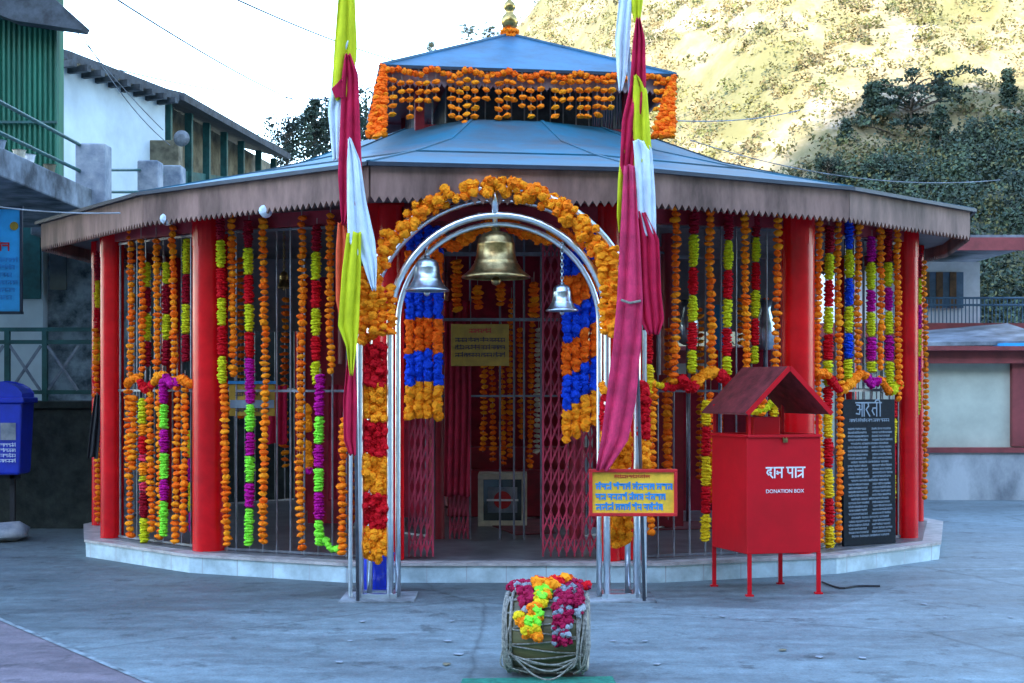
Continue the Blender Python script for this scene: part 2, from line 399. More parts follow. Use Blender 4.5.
# unseen ridge added behind the camera, its height shaped to shade courtyard and spur
def shade_ridge_z(x, y):
    top = lerp_tab([(-300, 92), (-78, 92), (-54, 94), (-38, 122), (300, 128)], x)
    return top * max(0, 1 - abs(y + 150) / 62) ** .8 + mn.noise(Vector((x * .04, y * .04, 2))) * 4 * (1 if abs(y + 150) < 60 else 0)
tag(grid('hill', [-420 + i * 8 for i in range(100)], [-215 + j * 5 for j in range(27)], shade_ridge_z, mat('shade_ridge', (.12, .12, .07), .95, scale=.1)),
    'unseen ridge behind the camera, added to shade the courtyard', kind='structure')

# scrub on the sunlit hill: nobody could count it
g = MB()
for k in range(8500):
    y = random.uniform(88, 190); x = random.uniform(-55, 115) * y / 180
    px_ = 512 + F * x / y
    if px_ < 300 or px_ > 1090: continue
    n = mn.noise(Vector((x * .05, y * .05, 7)))
    if n < random.uniform(-.8, .2): continue
    r = random.uniform(.5, 1.5) * (1.5 if random.random() < .12 else 1)
    g.cur = random.choices((0, 1, 2), (5, 2, 3))[0]
    g.leafball((x, y, hill_z(x, y) + r * .35), r, 40, .14, .6)
tag(g.build('hillside_scrub', [M['leafolive'], mat('foliage_sunlit', (.09, .10, .03), .8, var=.3, scale=.3), M['leafdry']]), 'olive scrub and dry bushes covering the sunlit hillside', kind='stuff')
g = MB()
for k in range(3600):
    y = random.uniform(61, 104) if random.random() < .4 else random.uniform(86, 104); x = random.uniform(12, 60) * y / 100
    px_ = 512 + F * x / y
    if px_ < 690 or px_ > 1090: continue
    z = spur_z(x, y)
    if z < -.6: continue
    r = random.uniform(.6, 1.7) * (1.4 if random.random() < .15 else 1)
    g.cur = random.choices((0, 1, 2), (5, 4, 1.5))[0]
    g.leafball((x, y, z + r * .6), r, 95, .125, .85)
tag(g.build('woodland', [M['leafdark'], M['leafmid'], M['leafolive']]), 'dark shaded woodland covering the spur at the right', kind='stuff')

def tree(base, h, kind, label, group=None, lean=0, crown_w=1.0):
    t = thing('tree' if kind != 'pine' else 'pine_tree', base, label, 'tree', group)
    b = Vector(base); top = b + Vector((lean, 0, h))
    tr = MB(); n = 7
    pts = [b.lerp(top, i / n) + Vector((random.uniform(-.04, .04) * h * .3, 0, 0)) for i in range(n + 1)]
    pts[0] = b - Vector((0, 0, .4))
    tr.tube(pts, [h * .022 * (1 - .8 * i / n) for i in range(n + 1)], 7)
    cr = MB()
    if kind == 'pine':
        for i in range(26):
            u = .22 + .78 * i / 26; p = b.lerp(top, u); L = h * .25 * crown_w * (1.05 - u) ** .7 * random.uniform(.6, 1.2)
            for q in range(4):
                a = random.uniform(0, 6.28); e = p + Vector((math.cos(a) * L, math.sin(a) * L, -L * .12))
                tr.tube([p, e], [h * .004, h * .002], 4)
                for s_ in (.45, .8, 1.05):
                    cr.cur = random.choice((0, 0, 1)); cr.leafball(p.lerp(e, s_), h * .048, 10, h * .017, .6)
    elif kind == 'flat':
        for i in range(24):
            u = random.uniform(.45, 1.0); p = b.lerp(top, u * .92); a = i * 2.4
            L = h * random.uniform(.15, .42) * crown_w
            e = p + Vector((math.cos(a) * L, math.sin(a) * L * .8, L * .30))
            tr.tube([p, p.lerp(e, .6) + Vector((0, 0, .02 * h)), e], [h * .009, h * .006, h * .003], 5)
            for q in range(4):
                cr.cur = random.choice((0, 0, 1))
                cr.leafball(e + Vector((random.uniform(-.10, .10) * h, random.uniform(-.1, .1) * h, random.uniform(-.01, .05) * h)), h * .075, 34, h * .017, .42)
    else:
        for i in range(34):
            u = random.uniform(.35, 1.0); p = b.lerp(top, u * .8); a = random.uniform(0, 6.28)
            L = h * random.uniform(.1, .34) * crown_w * (1.25 - u * .6)
            e = p + Vector((math.cos(a) * L, math.sin(a) * L, L * .55))
            tr.tube([p, e], [h * .009, h * .003], 5)
            cr.cur = random.choice((0, 0, 1)); cr.leafball(e, h * .11, 95, h * .017, .8)
    tr.build('trunk', M['bark'], t)
    cr.build('crown', [M['leafdark'], M['leafmid']], t)
    return t
# trees on the shaded spur (px x, px crown top, px base, distance, kind)
G1 = 'tall trees standing on the shaded spur'
for px_, yt, yb, D, kd, lab, cw in (
    (872, 84, 200, 99, 'pine', 'slender dark tree left of the flat crowned tree on the shaded spur', 1.0),
    (912, 74, 192, 98, 'flat', 'flat crowned spreading tree with bare forked trunk on the spur', 1.15),
    (900, 138, 200, 96, 'round', 'low bushy tree under the flat crowned tree on the spur', .9),
    (1008, 68, 165, 99, 'pine', 'narrow tall tree near the right edge of the photo above the spur', .55),
    (958, 134, 205, 96, 'round', 'bushy dark tree right of the flat crowned tree', 1.1),
    (1000, 140, 215, 92, 'round', 'wide bushy dark tree below the narrow tall tree at the right edge', 1.2),
    (846, 118, 195, 97, 'pine', 'dark conifer at the left rim of the shaded spur, left of the slender tree', .9),
    (940, 104, 190, 95, 'pine', 'dark conifer just right of the flat crowned tree', .9),
    (978, 112, 190, 94, 'round', 'tall rounded tree between the flat crowned tree and the right edge of the photo', .8),
    (884, 150, 215, 90, 'round', 'rounded tree low on the spur, nearest above the eave of the roof', 1.0),
    (828, 150, 205, 90, 'round', 'lowest bushy tree at the left foot of the shaded spur', 1.0)):
    b = at(px_, yb, D); tree(b, (yb - yt) / F * D, kd, lab, G1, crown_w=cw)
G2 = 'dark trees behind the veranda building'
for px_, yt, yb, D, kd, lab, cw in (
    (287, 112, 195, 46, 'round', 'small dark tree just right of the white building roof end', 1.1),
    (315, 98, 200, 48, 'pine', 'tallest dark conifer between the white building and the left flag', 1.4),
    (340, 100, 200, 50, 'round', 'dark bushy tree directly behind the left flag', 1.5),
    (366, 92, 200, 52, 'round', 'dark tree between the left flag and the upper roof corner', 1.6)):
    tree(at(px_, yb, D), (yb - yt) / F * D, kd, lab, G2, crown_w=cw)
G4 = 'sunlit trees at the foot of the dry hillside'
for px_, yt, yb, lab, cw in ((693, 122, 165, 'leafy tree at the foot of the hill nearest the right flag', 1.3), (733, 128, 175, 'leafy tree at the foot of the hill, between the other two', 1.1), (775, 140, 185, 'leafy tree at the foot of the hill nearest the shaded spur', 1.2)):
    tree(at(px_, yb, 112), (yb - yt) / F * 112, 'round', lab, G4, crown_w=cw)
G3 = 'small trees on the far skyline'
for px_, yt, yb, lab in ((431, 39, 60, 'lone small tree on the skyline left of the pair near the finial'),
                         (468, 26, 52, 'left one of the pair of skyline trees beside the finial'),
                         (489, 24, 50, 'right one of the pair of skyline trees beside the finial')):
    D = 176; tree(at(px_, yb, D), (yb - yt) / F * D, 'flat' if px_ > 450 else 'round', lab, G3, crown_w=.8)

# ------------------------------------------------------------------ left: retaining wall, terrace, buildings
t = thing('retaining_wall', (-4.5, 17, 0), 'dark rubble stone retaining wall behind the blue bin', 'wall')
g = MB(); g.box((-7.2, 15.9, .66), (5.1, .6, 1.36)); g.build('stonework', M['stone'], t, bevel=.02)
g = MB(); g.box((-7.2, 15.9, 1.38), (5.15, .7, .08)); g.build('coping', M['stone'], t, bevel=.01)
t = thing('railing', (-5.6, 16.75, 1.42), 'dark green metal railing with crossed bars on the stone wall', 'railing')
g = MB(); y = 15.65; z0, z1 = 1.42, 2.22
for zz in (z1, z1 - .14, z0 + .1): g.beam((-9, y, zz), (-4.7, y, zz), .04, .045)
g.build('rail', M['greenrail'], t)
x = -9.0
while x < -5.2:
    g = MB(); g.box((x, y, (z0 + z1) / 2), (.055, .055, z1 - z0)); g.build('post', M['greenrail'], t)
    g = MB(); g.beam((x + .03, y + .01, z0 + .12), (x + .37, y + .01, z1 - .18), .018, .03); g.beam((x + .03, y - .012, z1 - .18), (x + .37, y - .012, z0 + .12), .018, .03)
    g.build('cross_bar', M['pillar'], t); x += .42
g = MB(); g.box((-3.0, 18.9, 1.75), (3.9, .5, 3.5)); tag(g.build('terrace_wall', M['stone']), 'dark stone wall under the terrace, seen through the left grille', 'wall')
# white stone wall under the terrace
t = thing('lower_building', (-6.5, 19, 0), 'whitewashed lower building with teal shutter under the terrace slab', 'building')
g = MB(); g.box((-8.55, 19.6, 1.9), (4.3, 1.0, 3.9)); g.build('wall', M['whitewash'], t)
g = MB(); g.box((-5.0, 19.75, 1.8), (2.8, .9, 3.6)); g.build('stone_wall', mat('washed_stone', (.36, .42, .44), .9, scale=4.5, col2=(.05, .07, .08), bump=1, bscale=5), t)
g = MB(); D = 19.08
a, b = at(21, 299, D), at(41, 216, D); g.box(((a.x + b.x) / 2, D, (a.z + b.z) / 2), (b.x - a.x, .05, b.z - a.z)); g.build('shutter', M['teal'], t, bevel=.01)
g = MB(); a, b = at(50, 250, D), at(66, 290, D); 
g.box(((a.x + b.x) / 2, D + .02, (a.z + b.z) / 2), (b.x - a.x, .04, abs(b.z - a.z))); g.build('window', M['glass'], t)
# terrace slab with edge running away from the camera
t = thing('terrace', (-7.5, 15, 3.7), 'weathered concrete terrace slab overhanging the left side', 'terrace')
g = MB(); g.box((-8.1, 15.0, 3.83), (6.0, 7.0, .30)); g.build('slab', M['slab'], t, bevel=.02)
g = MB(); g.box((-3.9, 20.0, 3.72), (5.0, 2.8, .25)); g.build('slab', M['slab'], t, bevel=.02)
def concrete_pillar(px0, px1, yt, D, zb, par):
    g = MB(); a, b = at(px0, yt, D), at(px1, yt, D)
    g.box(((a.x + b.x) / 2, D + .15, (a.z + zb) / 2), (b.x - a.x, .3, a.z - zb)); return g.build('pillar', M['pillar'], par, bevel=.02)
concrete_pillar(75, 105, 143, 17.0, 3.7, t); concrete_pillar(137, 158, 160, 18.6, 3.6, t); concrete_pillar(161, 181, 165, 19.6, 3.6, t)
g = MB()
for ya, yb_ in ((97, 146), (130, 172)):
    b = at(82, yb_, 17.1); a = Vector((b.x - .05, 12.0, b.z + (.0)))
    g.tube([a, b], .022, 8)
for yy in (170, 192):
    g.tube([at(104, yy, 17.2), at(140, yy, 18.6)], .018, 8)
    g.tube([at(157, yy + 3, 18.7), at(163, yy + 4, 19.6)], .018, 8)
g.build('handrail', M['greenrail'], t)
GB = 'pots standing along the terrace edge'
for i, (px_, D) in enumerate(((11, 14.6), (33, 15.2), (42, 15.5), (58, 16.2))):
    g = MB(); a = at(px_, 175, D); g.lathe([(.04, 0), (.07, .16), (.08, .17), (.06, .17)], (-5.35, D, 3.98), 12)
    o = g.build('flower_pot', [M['pillar'], M['ivory'], M['white'], M['ochre']][i], smooth=False)
    tag(o, ['grey pot nearest the left edge on the terrace slab', 'ivory pot, second from the left on the terrace slab', 'white pot, second from the concrete pillar on the terrace slab', 'ochre pot nearest the concrete pillar on the terrace slab'][i], 'pot', GB)
# green corrugated building
t = thing('green_building', (-8, 18, 3.98), 'green corrugated metal building with dark overhanging roof at upper left', 'building')
g = MB(); D = 17.6; xr = gx(58, D); n = 220; vs = []; fs = []
xs = [xr - 3.6 + 3.6 * i / n for i in range(n + 1)]
prof = [(0, 0), (.3, 0), (.4, 1), (.9, 1)]
for i, x in enumerate(xs):
    yy = D + (.03 if (i % 4) in (0, 1) else -.005)
    vs += [(x, yy, 3.98), (x, yy, 7.6)]
fs = [(2 * i, 2 * i + 2, 2 * i + 3, 2 * i + 1) for i in range(n)]
g.add(vs, fs); g.build('wall_sheet', M['greenwall'], t, solid=.01)
g = MB(); g.box((xr - 1.82, D + .2, 5.8), (3.55, .34, 3.6)); g.build('side_wall', M['greenwall'], t)
g = MB()
for zz in (4.9, 6.2): g.box((xr - 1.8, D - .03, zz), (3.6, .02, .03))
g.build('seam_strip', M['greenrail'], t)
g = MB(); a = at(38, -8, D - .3); e = at(84, 25, D - .3)
pl = [(a.x - 3.5, a.z + 1.2), (a.x, a.z + .1), (e.x, e.z), (e.x - .03, e.z - .06), (a.x - .3, a.z - .35), (a.x - 3.5, a.z + .9)]
g.add([(x, D - .3, z) for x, z in pl] + [(x, D - .05, z) for x, z in pl], [range(6), [6 + i for i in range(6)][::-1]] + [(i, (i + 1) % 6, 6 + (i + 1) % 6, 6 + i) for i in range(6)])
g.build('roof', M['darkroof'], t)
# white building whose side wall recedes
t = thing('white_building', (-6.6, 24, 3.6), 'whitewashed building with dark eaves and green veranda posts behind the terrace', 'building')
A = Vector((gx(56, 21.4), 21.4)); B = Vector((gx(165, 24.6), 24.6)); Cc = Vector((gx(276, 33), 33))
def wall_between(mb, a, b, z0a, z1a, z0b, z1b, th=.25):
    d = (b - a).normalized(); n_ = Vector((-d.y, d.x)) * th
    vs = [(a.x, a.y, z0a), (b.x, b.y, z0b), (b.x, b.y, z1b), (a.x, a.y, z1a), (a.x + n_.x, a.y + n_.y, z0a), (b.x + n_.x, b.y + n_.y, z0b), (b.x + n_.x, b.y + n_.y, z1b), (a.x + n_.x, a.y + n_.y, z1a)]
    mb.add(vs, [(0, 1, 2, 3), (7, 6, 5, 4), (0, 4, 5, 1), (1, 5, 6, 2), (2, 6, 7, 3), (3, 7, 4, 0)])
zA, zB, zC = gz(62, 21.4), gz(101, 24.6), gz(160, 33)
g = MB(); wall_between(g, A, B, 0, zA, 0, zB, .4); g.build('wall', M['whitewash'], t)
g = MB(); wall_between(g, B + Vector((-.55, .1)), Cc + Vector((-.3, 3.0)), 0, zB + .25, 0, zC + .2, .3); g.build('veranda_wall', M['ochre'], t)
g = MB(); wall_between(g, B, Cc, 0, gz(168, 24.6), 0, gz(184, 33), .1); g.build('parapet', M['greenrail'], t)
for i, u in enumerate((.02, .17, .31, .46, .62, .8, .97)):
    p = B.lerp(Cc, u); g = MB(); z1 = zB + (zC - zB) * u; g.box((p.x, p.y, (2 + z1) / 2), (.13, .13, z1 - 2)); g.build('post', M['greenrail'], t)
    if i < 6:
        q = B.lerp(Cc, u + .07) + Vector((-.42, 0)); g = MB(); g.box((q.x, q.y, 4.9), (.12, .8, 1.7)); g.build('window', M['glass'] if i % 2 else M['darkroof'], t)
g = MB(); a = B + Vector((-.25, -.15)); g.box((a.x + .30, a.y - .2, gz(155, 24)), (.62, .3, .55)); g.build('balcony_box', M['ochre'], t, bevel=.02)
g = MB()
def slope(a, b, za, zb, ov, th=.14):
    d = (b - a).normalized(); n_ = Vector((d.y, -d.x))
    p0, p1 = a + n_ * ov, b + n_ * ov; q0, q1 = a - n_ * 3.2, b - n_ * 3.2
    vs = []
    for dz in (0, th): vs += [(p0.x, p0.y, za + dz), (p1.x, p1.y, zb + dz), (q1.x, q1.y, zb + .9 + dz), (q0.x, q0.y, za + .9 + dz)]
    g.add(vs, [(0, 1, 2, 3), (7, 6, 5, 4), (0, 4, 5, 1), (1, 5, 6, 2), (2, 6, 7, 3), (3, 7, 4, 0)])
slope(A + (A - B).normalized() * .1, B, zA, zB - .02, .28); slope(B, Cc, zB, zC, .35)
g.build('roof', M['darkroof'], t)
g = MB()
for i in range(9):
    u = i / 8.5; p = A.lerp(B, u); z = zA + (zB - zA) * u; g.box((p.x + .12, p.y - .1, z - .06), (.5, .09, .10), rot=-.4)
g.build('rafter_end', M['darkroof'], t)
g = MB(); p = at(181, 138, 23.8); g.lathe([(.0, -.02), (.07, -.01), (.13, .03), (.14, .04)], p, 16, 'Y'); tag(g.build('satellite_dish', M['slab']), 'small round grey dish on the ochre box of the white building', 'dish')
# blue notice board
t = thing('notice_board', (gx(4, 15), 15, gz(313, 15)), 'bright blue board with writing hanging at the left edge', 'sign')
D = 14.8; a = at(-34, 313, D); b = at(22, 208, D)
g = MB(); g.box(((a.x + b.x) / 2, D, (a.z + b.z) / 2), (b.x - a.x, .03, b.z - a.z)); g.build('board', M['skysign'], t, bevel=.005)
g = MB(); g.box(((a.x + b.x) / 2, D - .02, b.z), (b.x - a.x + .04, .03, .03)); g.box(((a.x + b.x) / 2, D - .02, a.z), (b.x - a.x + .04, .03, .03)); g.box((b.x, D - .02, (a.z + b.z) / 2), (.025, .03, b.z - a.z)); g.build('frame', M['darktrim'], t)
rng = random.Random(3); g = MB()
for i in range(6): p = at(-28, 262 + i * 7.5, D - .02); scrub_text(g, p, (1, 0, 0), (0, 0, 1), gx(18 - (i % 3) * 3, D) - p.x, .045, 3, rng)
g.build('writing', M['signblue'], t); 
g = MB(); p = at(-20, 251, D - .02); scrub_text(g, p, (1, 0, 0), (0, 0, 1), gx(10, D) - p.x, .09, 2, rng); g.build('heading', M['signred'], t)
g = MB(); p = at(14, 226, D - .025); g.lathe([(.0, 0), (.045, 0), (.045, .01), (0, .01)], p, 14, 'Y'); g.build('emblem', M['noticeyellow'], t)
# blue bin on its stand
D = 14.9; cx, cz = gx(0, D), gz(474, D)
t = thing('litter_bin', (cx, D, 0), 'bright blue plastic litter bin with domed lid at the left edge', 'bin')
g = MB(); wd = .60; zt = gz(402, D)
vs = []
for z, k in ((cz, .86), (cz + .03, .9), (zt, 1.0)): vs += [(cx - wd / 2 * k, D - .2 * k, z), (cx + wd / 2 * k, D - .2 * k, z), (cx + wd / 2 * k, D + .2 * k, z), (cx - wd / 2 * k, D + .2 * k, z)]
fs = [(3, 2, 1, 0)] + [(4 * r + i, 4 * r + (i + 1) % 4, 4 * r + 4 + (i + 1) % 4, 4 * r + 4 + i) for r in range(2) for i in range(4)] + [(8, 9, 10, 11)]
g.add(vs, fs); g.build('body', M['binblue'], t, bevel=.02)
g = MB(); g.box((cx, D, zt + .02), (wd + .06, .46, .06)); 
vs = []; n = 10
for i in range(n + 1):
    a = math.pi * i / n; vs += [(cx - (wd / 2) * math.cos(a), D - .19, zt + .04 + .17 * math.sin(a)), (cx - (wd / 2) * math.cos(a), D + .19, zt + .04 + .17 * math.sin(a))]
g.add(vs, [(2 * i, 2 * i + 1, 2 * i + 3, 2 * i + 2) for i in range(n)] + [[2 * i for i in range(n + 1)][::-1], [2 * i + 1 for i in range(n + 1)]])
g.build('lid', M['binblue'], t, bevel=.015)
g = MB(); g.box((cx + .16, D - .205, cz + .46), (.16, .008, .18)); g.build('sticker', M['pillar'], t)
g = MB(); g.box((cx - .08, D - .205, cz + .46), (.16, .008, .18)); g.build('sticker', M['pillar'], t)
g = MB(); rng = random.Random(5)
for i in range(4): scrub_text(g, (cx + .08, D - .212, cz + .30 - i * .055), (1, 0, 0), (0, 0, 1), .16, .034, 2, rng)
g.build('writing', M['fl_white'], t)
g = MB(); g.box((cx - .16, D + .05, cz / 2), (.05, .05, cz)); g.box((cx + .12, D + .05, cz / 2), (.05, .05, cz)); g.box((cx, D + .05, cz - .03), (.4, .05, .04)); g.build('stand', M['black'], t)

# ------------------------------------------------------------------ right: boundary wall and house
t = thing('boundary_wall', (5, 19.6, 0), 'cream boundary wall with red trim and stained whitewashed base at the right', 'wall')
D = 19.5; zt, zm = gz(353, D), gz(450, D)
g = MB(); g.box((5.6, D + .2, zm / 2), (13.6, .5, zm)); g.build('base', M['stained'], t)
g = MB(); g.box((5.6, D + .24, (zm + zt) / 2), (13.6, .3, zt - zm)); g.build('panel', M['cream'], t)
g = MB(); g.box((5.6, D + .12, zt - .06), (13.7, .44, .17)); g.box((5.6, D + .06, zt + .06), (13.7, .6, .06)); g.box((5.6, D + .03, zm + .0), (13.6, .22, .07)); g.build('trim', M['redtrim'], t)
for k, px_ in enumerate((1018, 905, 780, 640)):
    g = MB(); g.box((gx(px_, D) + .03, D + .06, (zm + zt) / 2), (.22, .14, zt - zm - .1)); g.build('pilaster', M['redtrim'], t)
t = thing('house', (9, 27, 0), 'two storey house with red edged roof and striped shutters at the right', 'building')
D = 26.0
def pbox(mb, x0, x1, y0, y1, D, dep):
    a, b = at(x0, y1, D), at(x1, y0, D); mb.box(((a.x + b.x) / 2, D + dep / 2, (a.z + b.z) / 2), (b.x - a.x, dep, b.z - a.z))
g = MB(); pbox(g, 840, 980, 262, 325, D + .6, 3); g.build('wall', M['white'], t)
g = MB(); pbox(g, 800, 1040, 323, 337, D - .4, 4); g.build('floor_slab', M['redtrim'], t)
g = MB(); pbox(g, 800, 1040, 337, 400, D + .4, 3); g.build('lower_wall', M['slab'], t)
for k in range(5):
    g = MB(); x0 = 896 + k * 13.5; pbox(g, x0, x0 + 6.5, 272, 308, D + .52, .1); g.build('shutter', M['woodbrown'], t)
    g = MB(); pbox(g, x0 + 6.5, x0 + 13.5, 272, 308, D + .55, .06); g.build('window', mat('pane_blue', (.12, .2, .3), .2) if k == 0 else bpy.data.materials['pane_blue'], t)
g = MB()
a0, a1 = at(800, 250, D - 2), at(975, 238, D - 2)
zr = gz(243, D - 2); xl, xr_ = gx(880, D - 2), gx(1060, D - 2)
g.box(((xl + xr_) / 2, D + .5, zr + .1), (xr_ - xl, 5.0, .08)); g.build('roof', M['tin'], t)
g = MB(); g.box(((xl + xr_) / 2, D - 2.03, zr - .02), (xr_ - xl, .06, .22)); g.box((xl, D + .5, zr - .02), (.06, 4.9, .22)); g.build('roof_edge', M['redtrim'], t)
g = MB()
for yy in (298, 305): g.tube([at(880, yy, D - .3), at(1040, yy, D - .3)], .02, 6)
for k in range(42): g.tube([at(882 + k * 3.8, 298, D - .3), at(882 + k * 3.8, 323, D - .3)], .011, 5)
g.build('balcony_rail', mat('rail_blue', (.08, .16, .24), .5), t)
# sheds behind the boundary wall, right
t = thing('shed', (9.5, 23.5, 0), 'low maroon and blue sheet roofed shed behind the boundary wall', 'building')
g = MB(); pbox(g, 930, 1060, 346, 380, 23.0, 2); g.build('wall', M['maroon'], t)
g = MB(); a = at(925, 346, 22.6); b = at(1060, 342, 22.6)
g.add([(a.x, 22.6, a.z), (b.x, 22.6, a.z + .03), (b.x, 25, b.z + .35), (a.x + .3, 25, a.z + .25), (a.x, 22.6, a.z + .06), (b.x, 22.6, a.z + .09), (b.x, 25, b.z + .41), (a.x + .3, 25, a.z + .31)],
      [(0, 3, 2, 1), (4, 5, 6, 7), (0, 1, 5, 4), (1, 2, 6, 5), (2, 3, 7, 6), (3, 0, 4, 7)]); g.build('roof', M['tin'], t)
g = MB(); pbox(g, 1004, 1060, 343, 347, 22.3, .5); g.build('roof_sheet', M['skysign'], t)

# ------------------------------------------------------------------ the temple pavilion
W = {'L1': (-1.0, 11.5), 'L2': (-2.63, 12.2), 'L3': (-3.77, 13.2), 'L4': (-4.24, 14.4), 'L5': (-3.95, 16.2), 'L6': (-2.6, 17.5), 'L7': (-1.0, 18.1),
     'R1': (.80, 11.5), 'R2': (2.45, 12.05), 'R3': (3.72, 13.2), 'R4': (4.27, 14.8), 'R5': (3.9, 16.3), 'R6': (2.6, 17.5), 'R7': (.8, 18.1)}
def wallD(px_):
    best = None
    for a, b in (('L4', 'L3'), ('L3', 'L2'), ('L2', 'L1'), ('L1', 'R1'), ('R1', 'R2'), ('R2', 'R3'), ('R3', 'R4')):
        (ax, ay), (bx, by) = W[a], W[b]; pa, pb = 512 + F * ax / ay, 512 + F * bx / by
        if min(pa, pb) <= px_ <= max(pa, pb):
            k = (px_ - 512) / F; u = (k * ay - ax) / ((bx - ax) - k * (by - ay)); d = ay + u * (by - ay)
            best = d if best is None else min(best, d)
    return best or 14.4
FL = .163
T = thing('temple_pavilion', (-.05, 14.8, 0), 'round temple pavilion with red pillars, blue sheet roof and flower garlands', 'temple')
PL = [(-1.35, 11.33), (-2.75, 11.93), (-3.97, 13.05), (-4.42, 14.5), (-4.15, 16.4), (-2.7, 17.8), (-1, 18.4), (.9, 18.4), (2.7, 17.8), (4.15, 16.5), (4.54, 14.8), (3.92, 12.85), (2.75, 11.86), (1.2, 11.33)][::-1]
def inset(poly, d, c=(-.05, 14.8)):
    o = []
    for x, y in poly:
        v = Vector((x - c[0], y - c[1])); v *= (v.length - d) / v.length; o.append((c[0] + v.x, c[1] + v.y))
    return o
g = MB(); g.prism(PL, 0, FL - .028); pm = M['marble']
# vertical tile joints in the skirting
def tile_joints(m):
    n = m.node_tree; b = n.nodes['Principled BSDF']; src = b.inputs['Base Color'].links[0].from_socket
    tc = [k for k in n.nodes if k.bl_idname == 'ShaderNodeTexCoord'][0]; sx = n.nodes.new('ShaderNodeSeparateXYZ'); n.links.new(tc.outputs['Object'], sx.inputs[0])
    md = n.nodes.new('ShaderNodeMath'); md.operation = 'FRACT'; mu = n.nodes.new('ShaderNodeMath'); mu.operation = 'MULTIPLY'; mu.inputs[1].default_value = 3.1
    n.links.new(sx.outputs[0], mu.inputs[0]); n.links.new(mu.outputs[0], md.inputs[0])
    gt = n.nodes.new('ShaderNodeMath'); gt.operation = 'GREATER_THAN'; gt.inputs[1].default_value = .03; n.links.new(md.outputs[0], gt.inputs[0])
    x = n.nodes.new('ShaderNodeMix'); x.data_type = 'RGBA'; n.links.new(gt.outputs[0], x.inputs[0]); x.inputs[6].default_value = (.36, .40, .43, 1)
    n.links.new(src, x.inputs[7]); n.links.new(x.outputs[2], b.inputs['Base Color'])
tile_joints(pm)
g.build('plinth', pm, T)
g = MB(); g.prism(inset(PL, -.018), FL - .026, FL - .002); g.build('plinth_lip', M['lip'], T)
g = MB(); g.prism(inset(PL, .15), FL - .001, FL + .003); g.build('floor', M['floor'], T)
# roof outline
RV = [(-1.04, 10.3), (-3.12, 11.9), (-4.70, 14.03), (-4.6, 16.2), (-3.12, 18.1), (-1.04, 19.2), (.97, 19.2), (2.9, 18.1), (4.45, 16.4), (4.55, 14.7), (4.24, 13.02), (2.78, 11.6), (.97, 10.6)]
EZ = 3.22; CX, CY = -.05, 14.8
nR = len(RV)
def ring(k, z):
    return [(CX + (x - CX) * k, CY + (y - CY) * k, z) for x, y in RV]
rings = [(1.012, EZ + .01), (1.0, EZ + .02), (.75, EZ + .28), (.5, EZ + .58), (.33, EZ + .90)]
g = MB(); vs = []
for k, z in rings: vs += ring(k, z)
fs = [(r * nR + i, (r + 1) * nR + i, (r + 1) * nR + (i + 1) % nR, r * nR + (i + 1) % nR) for r in range(len(rings) - 1) for i in range(nR)]
g.add(vs, fs); o = g.build('lower_roof', M['roof'], T, solid=.015)
LR = o
g = MB()
for i in range(nR):
    pts = [Vector(ring(k, z + .012)[i]) for k, z in rings]
    for p, q_ in zip(pts, pts[1:]): g.beam(p, q_, .03, .012)
for k, z in ((.75, EZ + .28),):
    rp = [Vector(p) for p in ring(k, z + .012)]
    for i in range(nR): g.beam(rp[i], rp[(i + 1) % nR], .03, .010)
g.build('roof_seam', M['roof'], LR)
g = MB()
pts = [Vector(p) for p in ring(1.014, EZ + .0)]
for i in range(nR): g.beam(pts[i], pts[(i + 1) % nR], .03, .03)
g.build('roof_edge', M['darktrim'], LR)
def fascia(pts, ztop, h, tooth, name, mtl, parent, th=.02, closed=True):
    g = MB(); n = len(pts)
    for i in range(n if closed else n - 1):
        a, b = Vector(pts[i]).to_2d(), Vector(pts[(i + 1) % n]).to_2d(); L = (b - a).length; m_ = max(2, round(L / tooth)); d = (b - a) / m_
        nrm = Vector((d.y, -d.x)).normalized() * th
        for q in range(m_):
            p, r = a + d * q, a + d * (q + 1); mid = (p + r) / 2
            f = [(p.x, p.y, ztop), (r.x, r.y, ztop), (r.x, r.y, ztop - h), (mid.x, mid.y, ztop - h - tooth * .75), (p.x, p.y, ztop - h)]
            bk = [(x - nrm.x, y - nrm.y, z) for x, y, z in f]
            g.add(f + bk, [(0, 1, 2, 3, 4), (9, 8, 7, 6, 5), (2, 7, 8, 3), (3, 8, 9, 4)])
    return g.build(name, mtl, parent)
fascia([(x, y) for x, y, z in ring(1.0, 0)], EZ - .01, .222, .062, 'fascia', M['fascia'], T)
# ceiling with slight cone
g = MB(); rr = ring(.995, EZ - .14); r2 = ring(.45, EZ - .1); n = nR
g.add(rr + r2, [(i, (i + 1) % n, n + (i + 1) % n, n + i) for i in range(n)] + [[n + i for i in range(n)]]); g.build('ceiling', M['ceiling'], T, solid=.01)
# lintel ring above the pillars
g = MB()
order = ['L1', 'L2', 'L3', 'L4', 'L5', 'L6', 'L7', 'R7', 'R6', 'R5', 'R4', 'R3', 'R2', 'R1']
for a, b in zip(order, order[1:] + order[:1]): g.beam((*W[a], EZ - .22), (*W[b], EZ - .22), .08, .12)
g.build('lintel', M['maroon'], T)
for k in order:
    r = .152 if k in ('L2', 'R2') else .108
    if k in ('L1', 'R1'): r = .10
    if k in ('L4', 'R4'): r = .08
    g = MB(); g.smooth = True; g.lathe([(r, FL), (r, EZ - .29)], (*W[k], 0), 28, caps=False)
    pi_ = g.build('pillar', M['red'], T)
    g = MB(); g.lathe([(r + .004, EZ - .42), (r + .006, EZ - .15)], (*W[k], 0), 24); g.build('pillar_cap', M['red'], pi_)
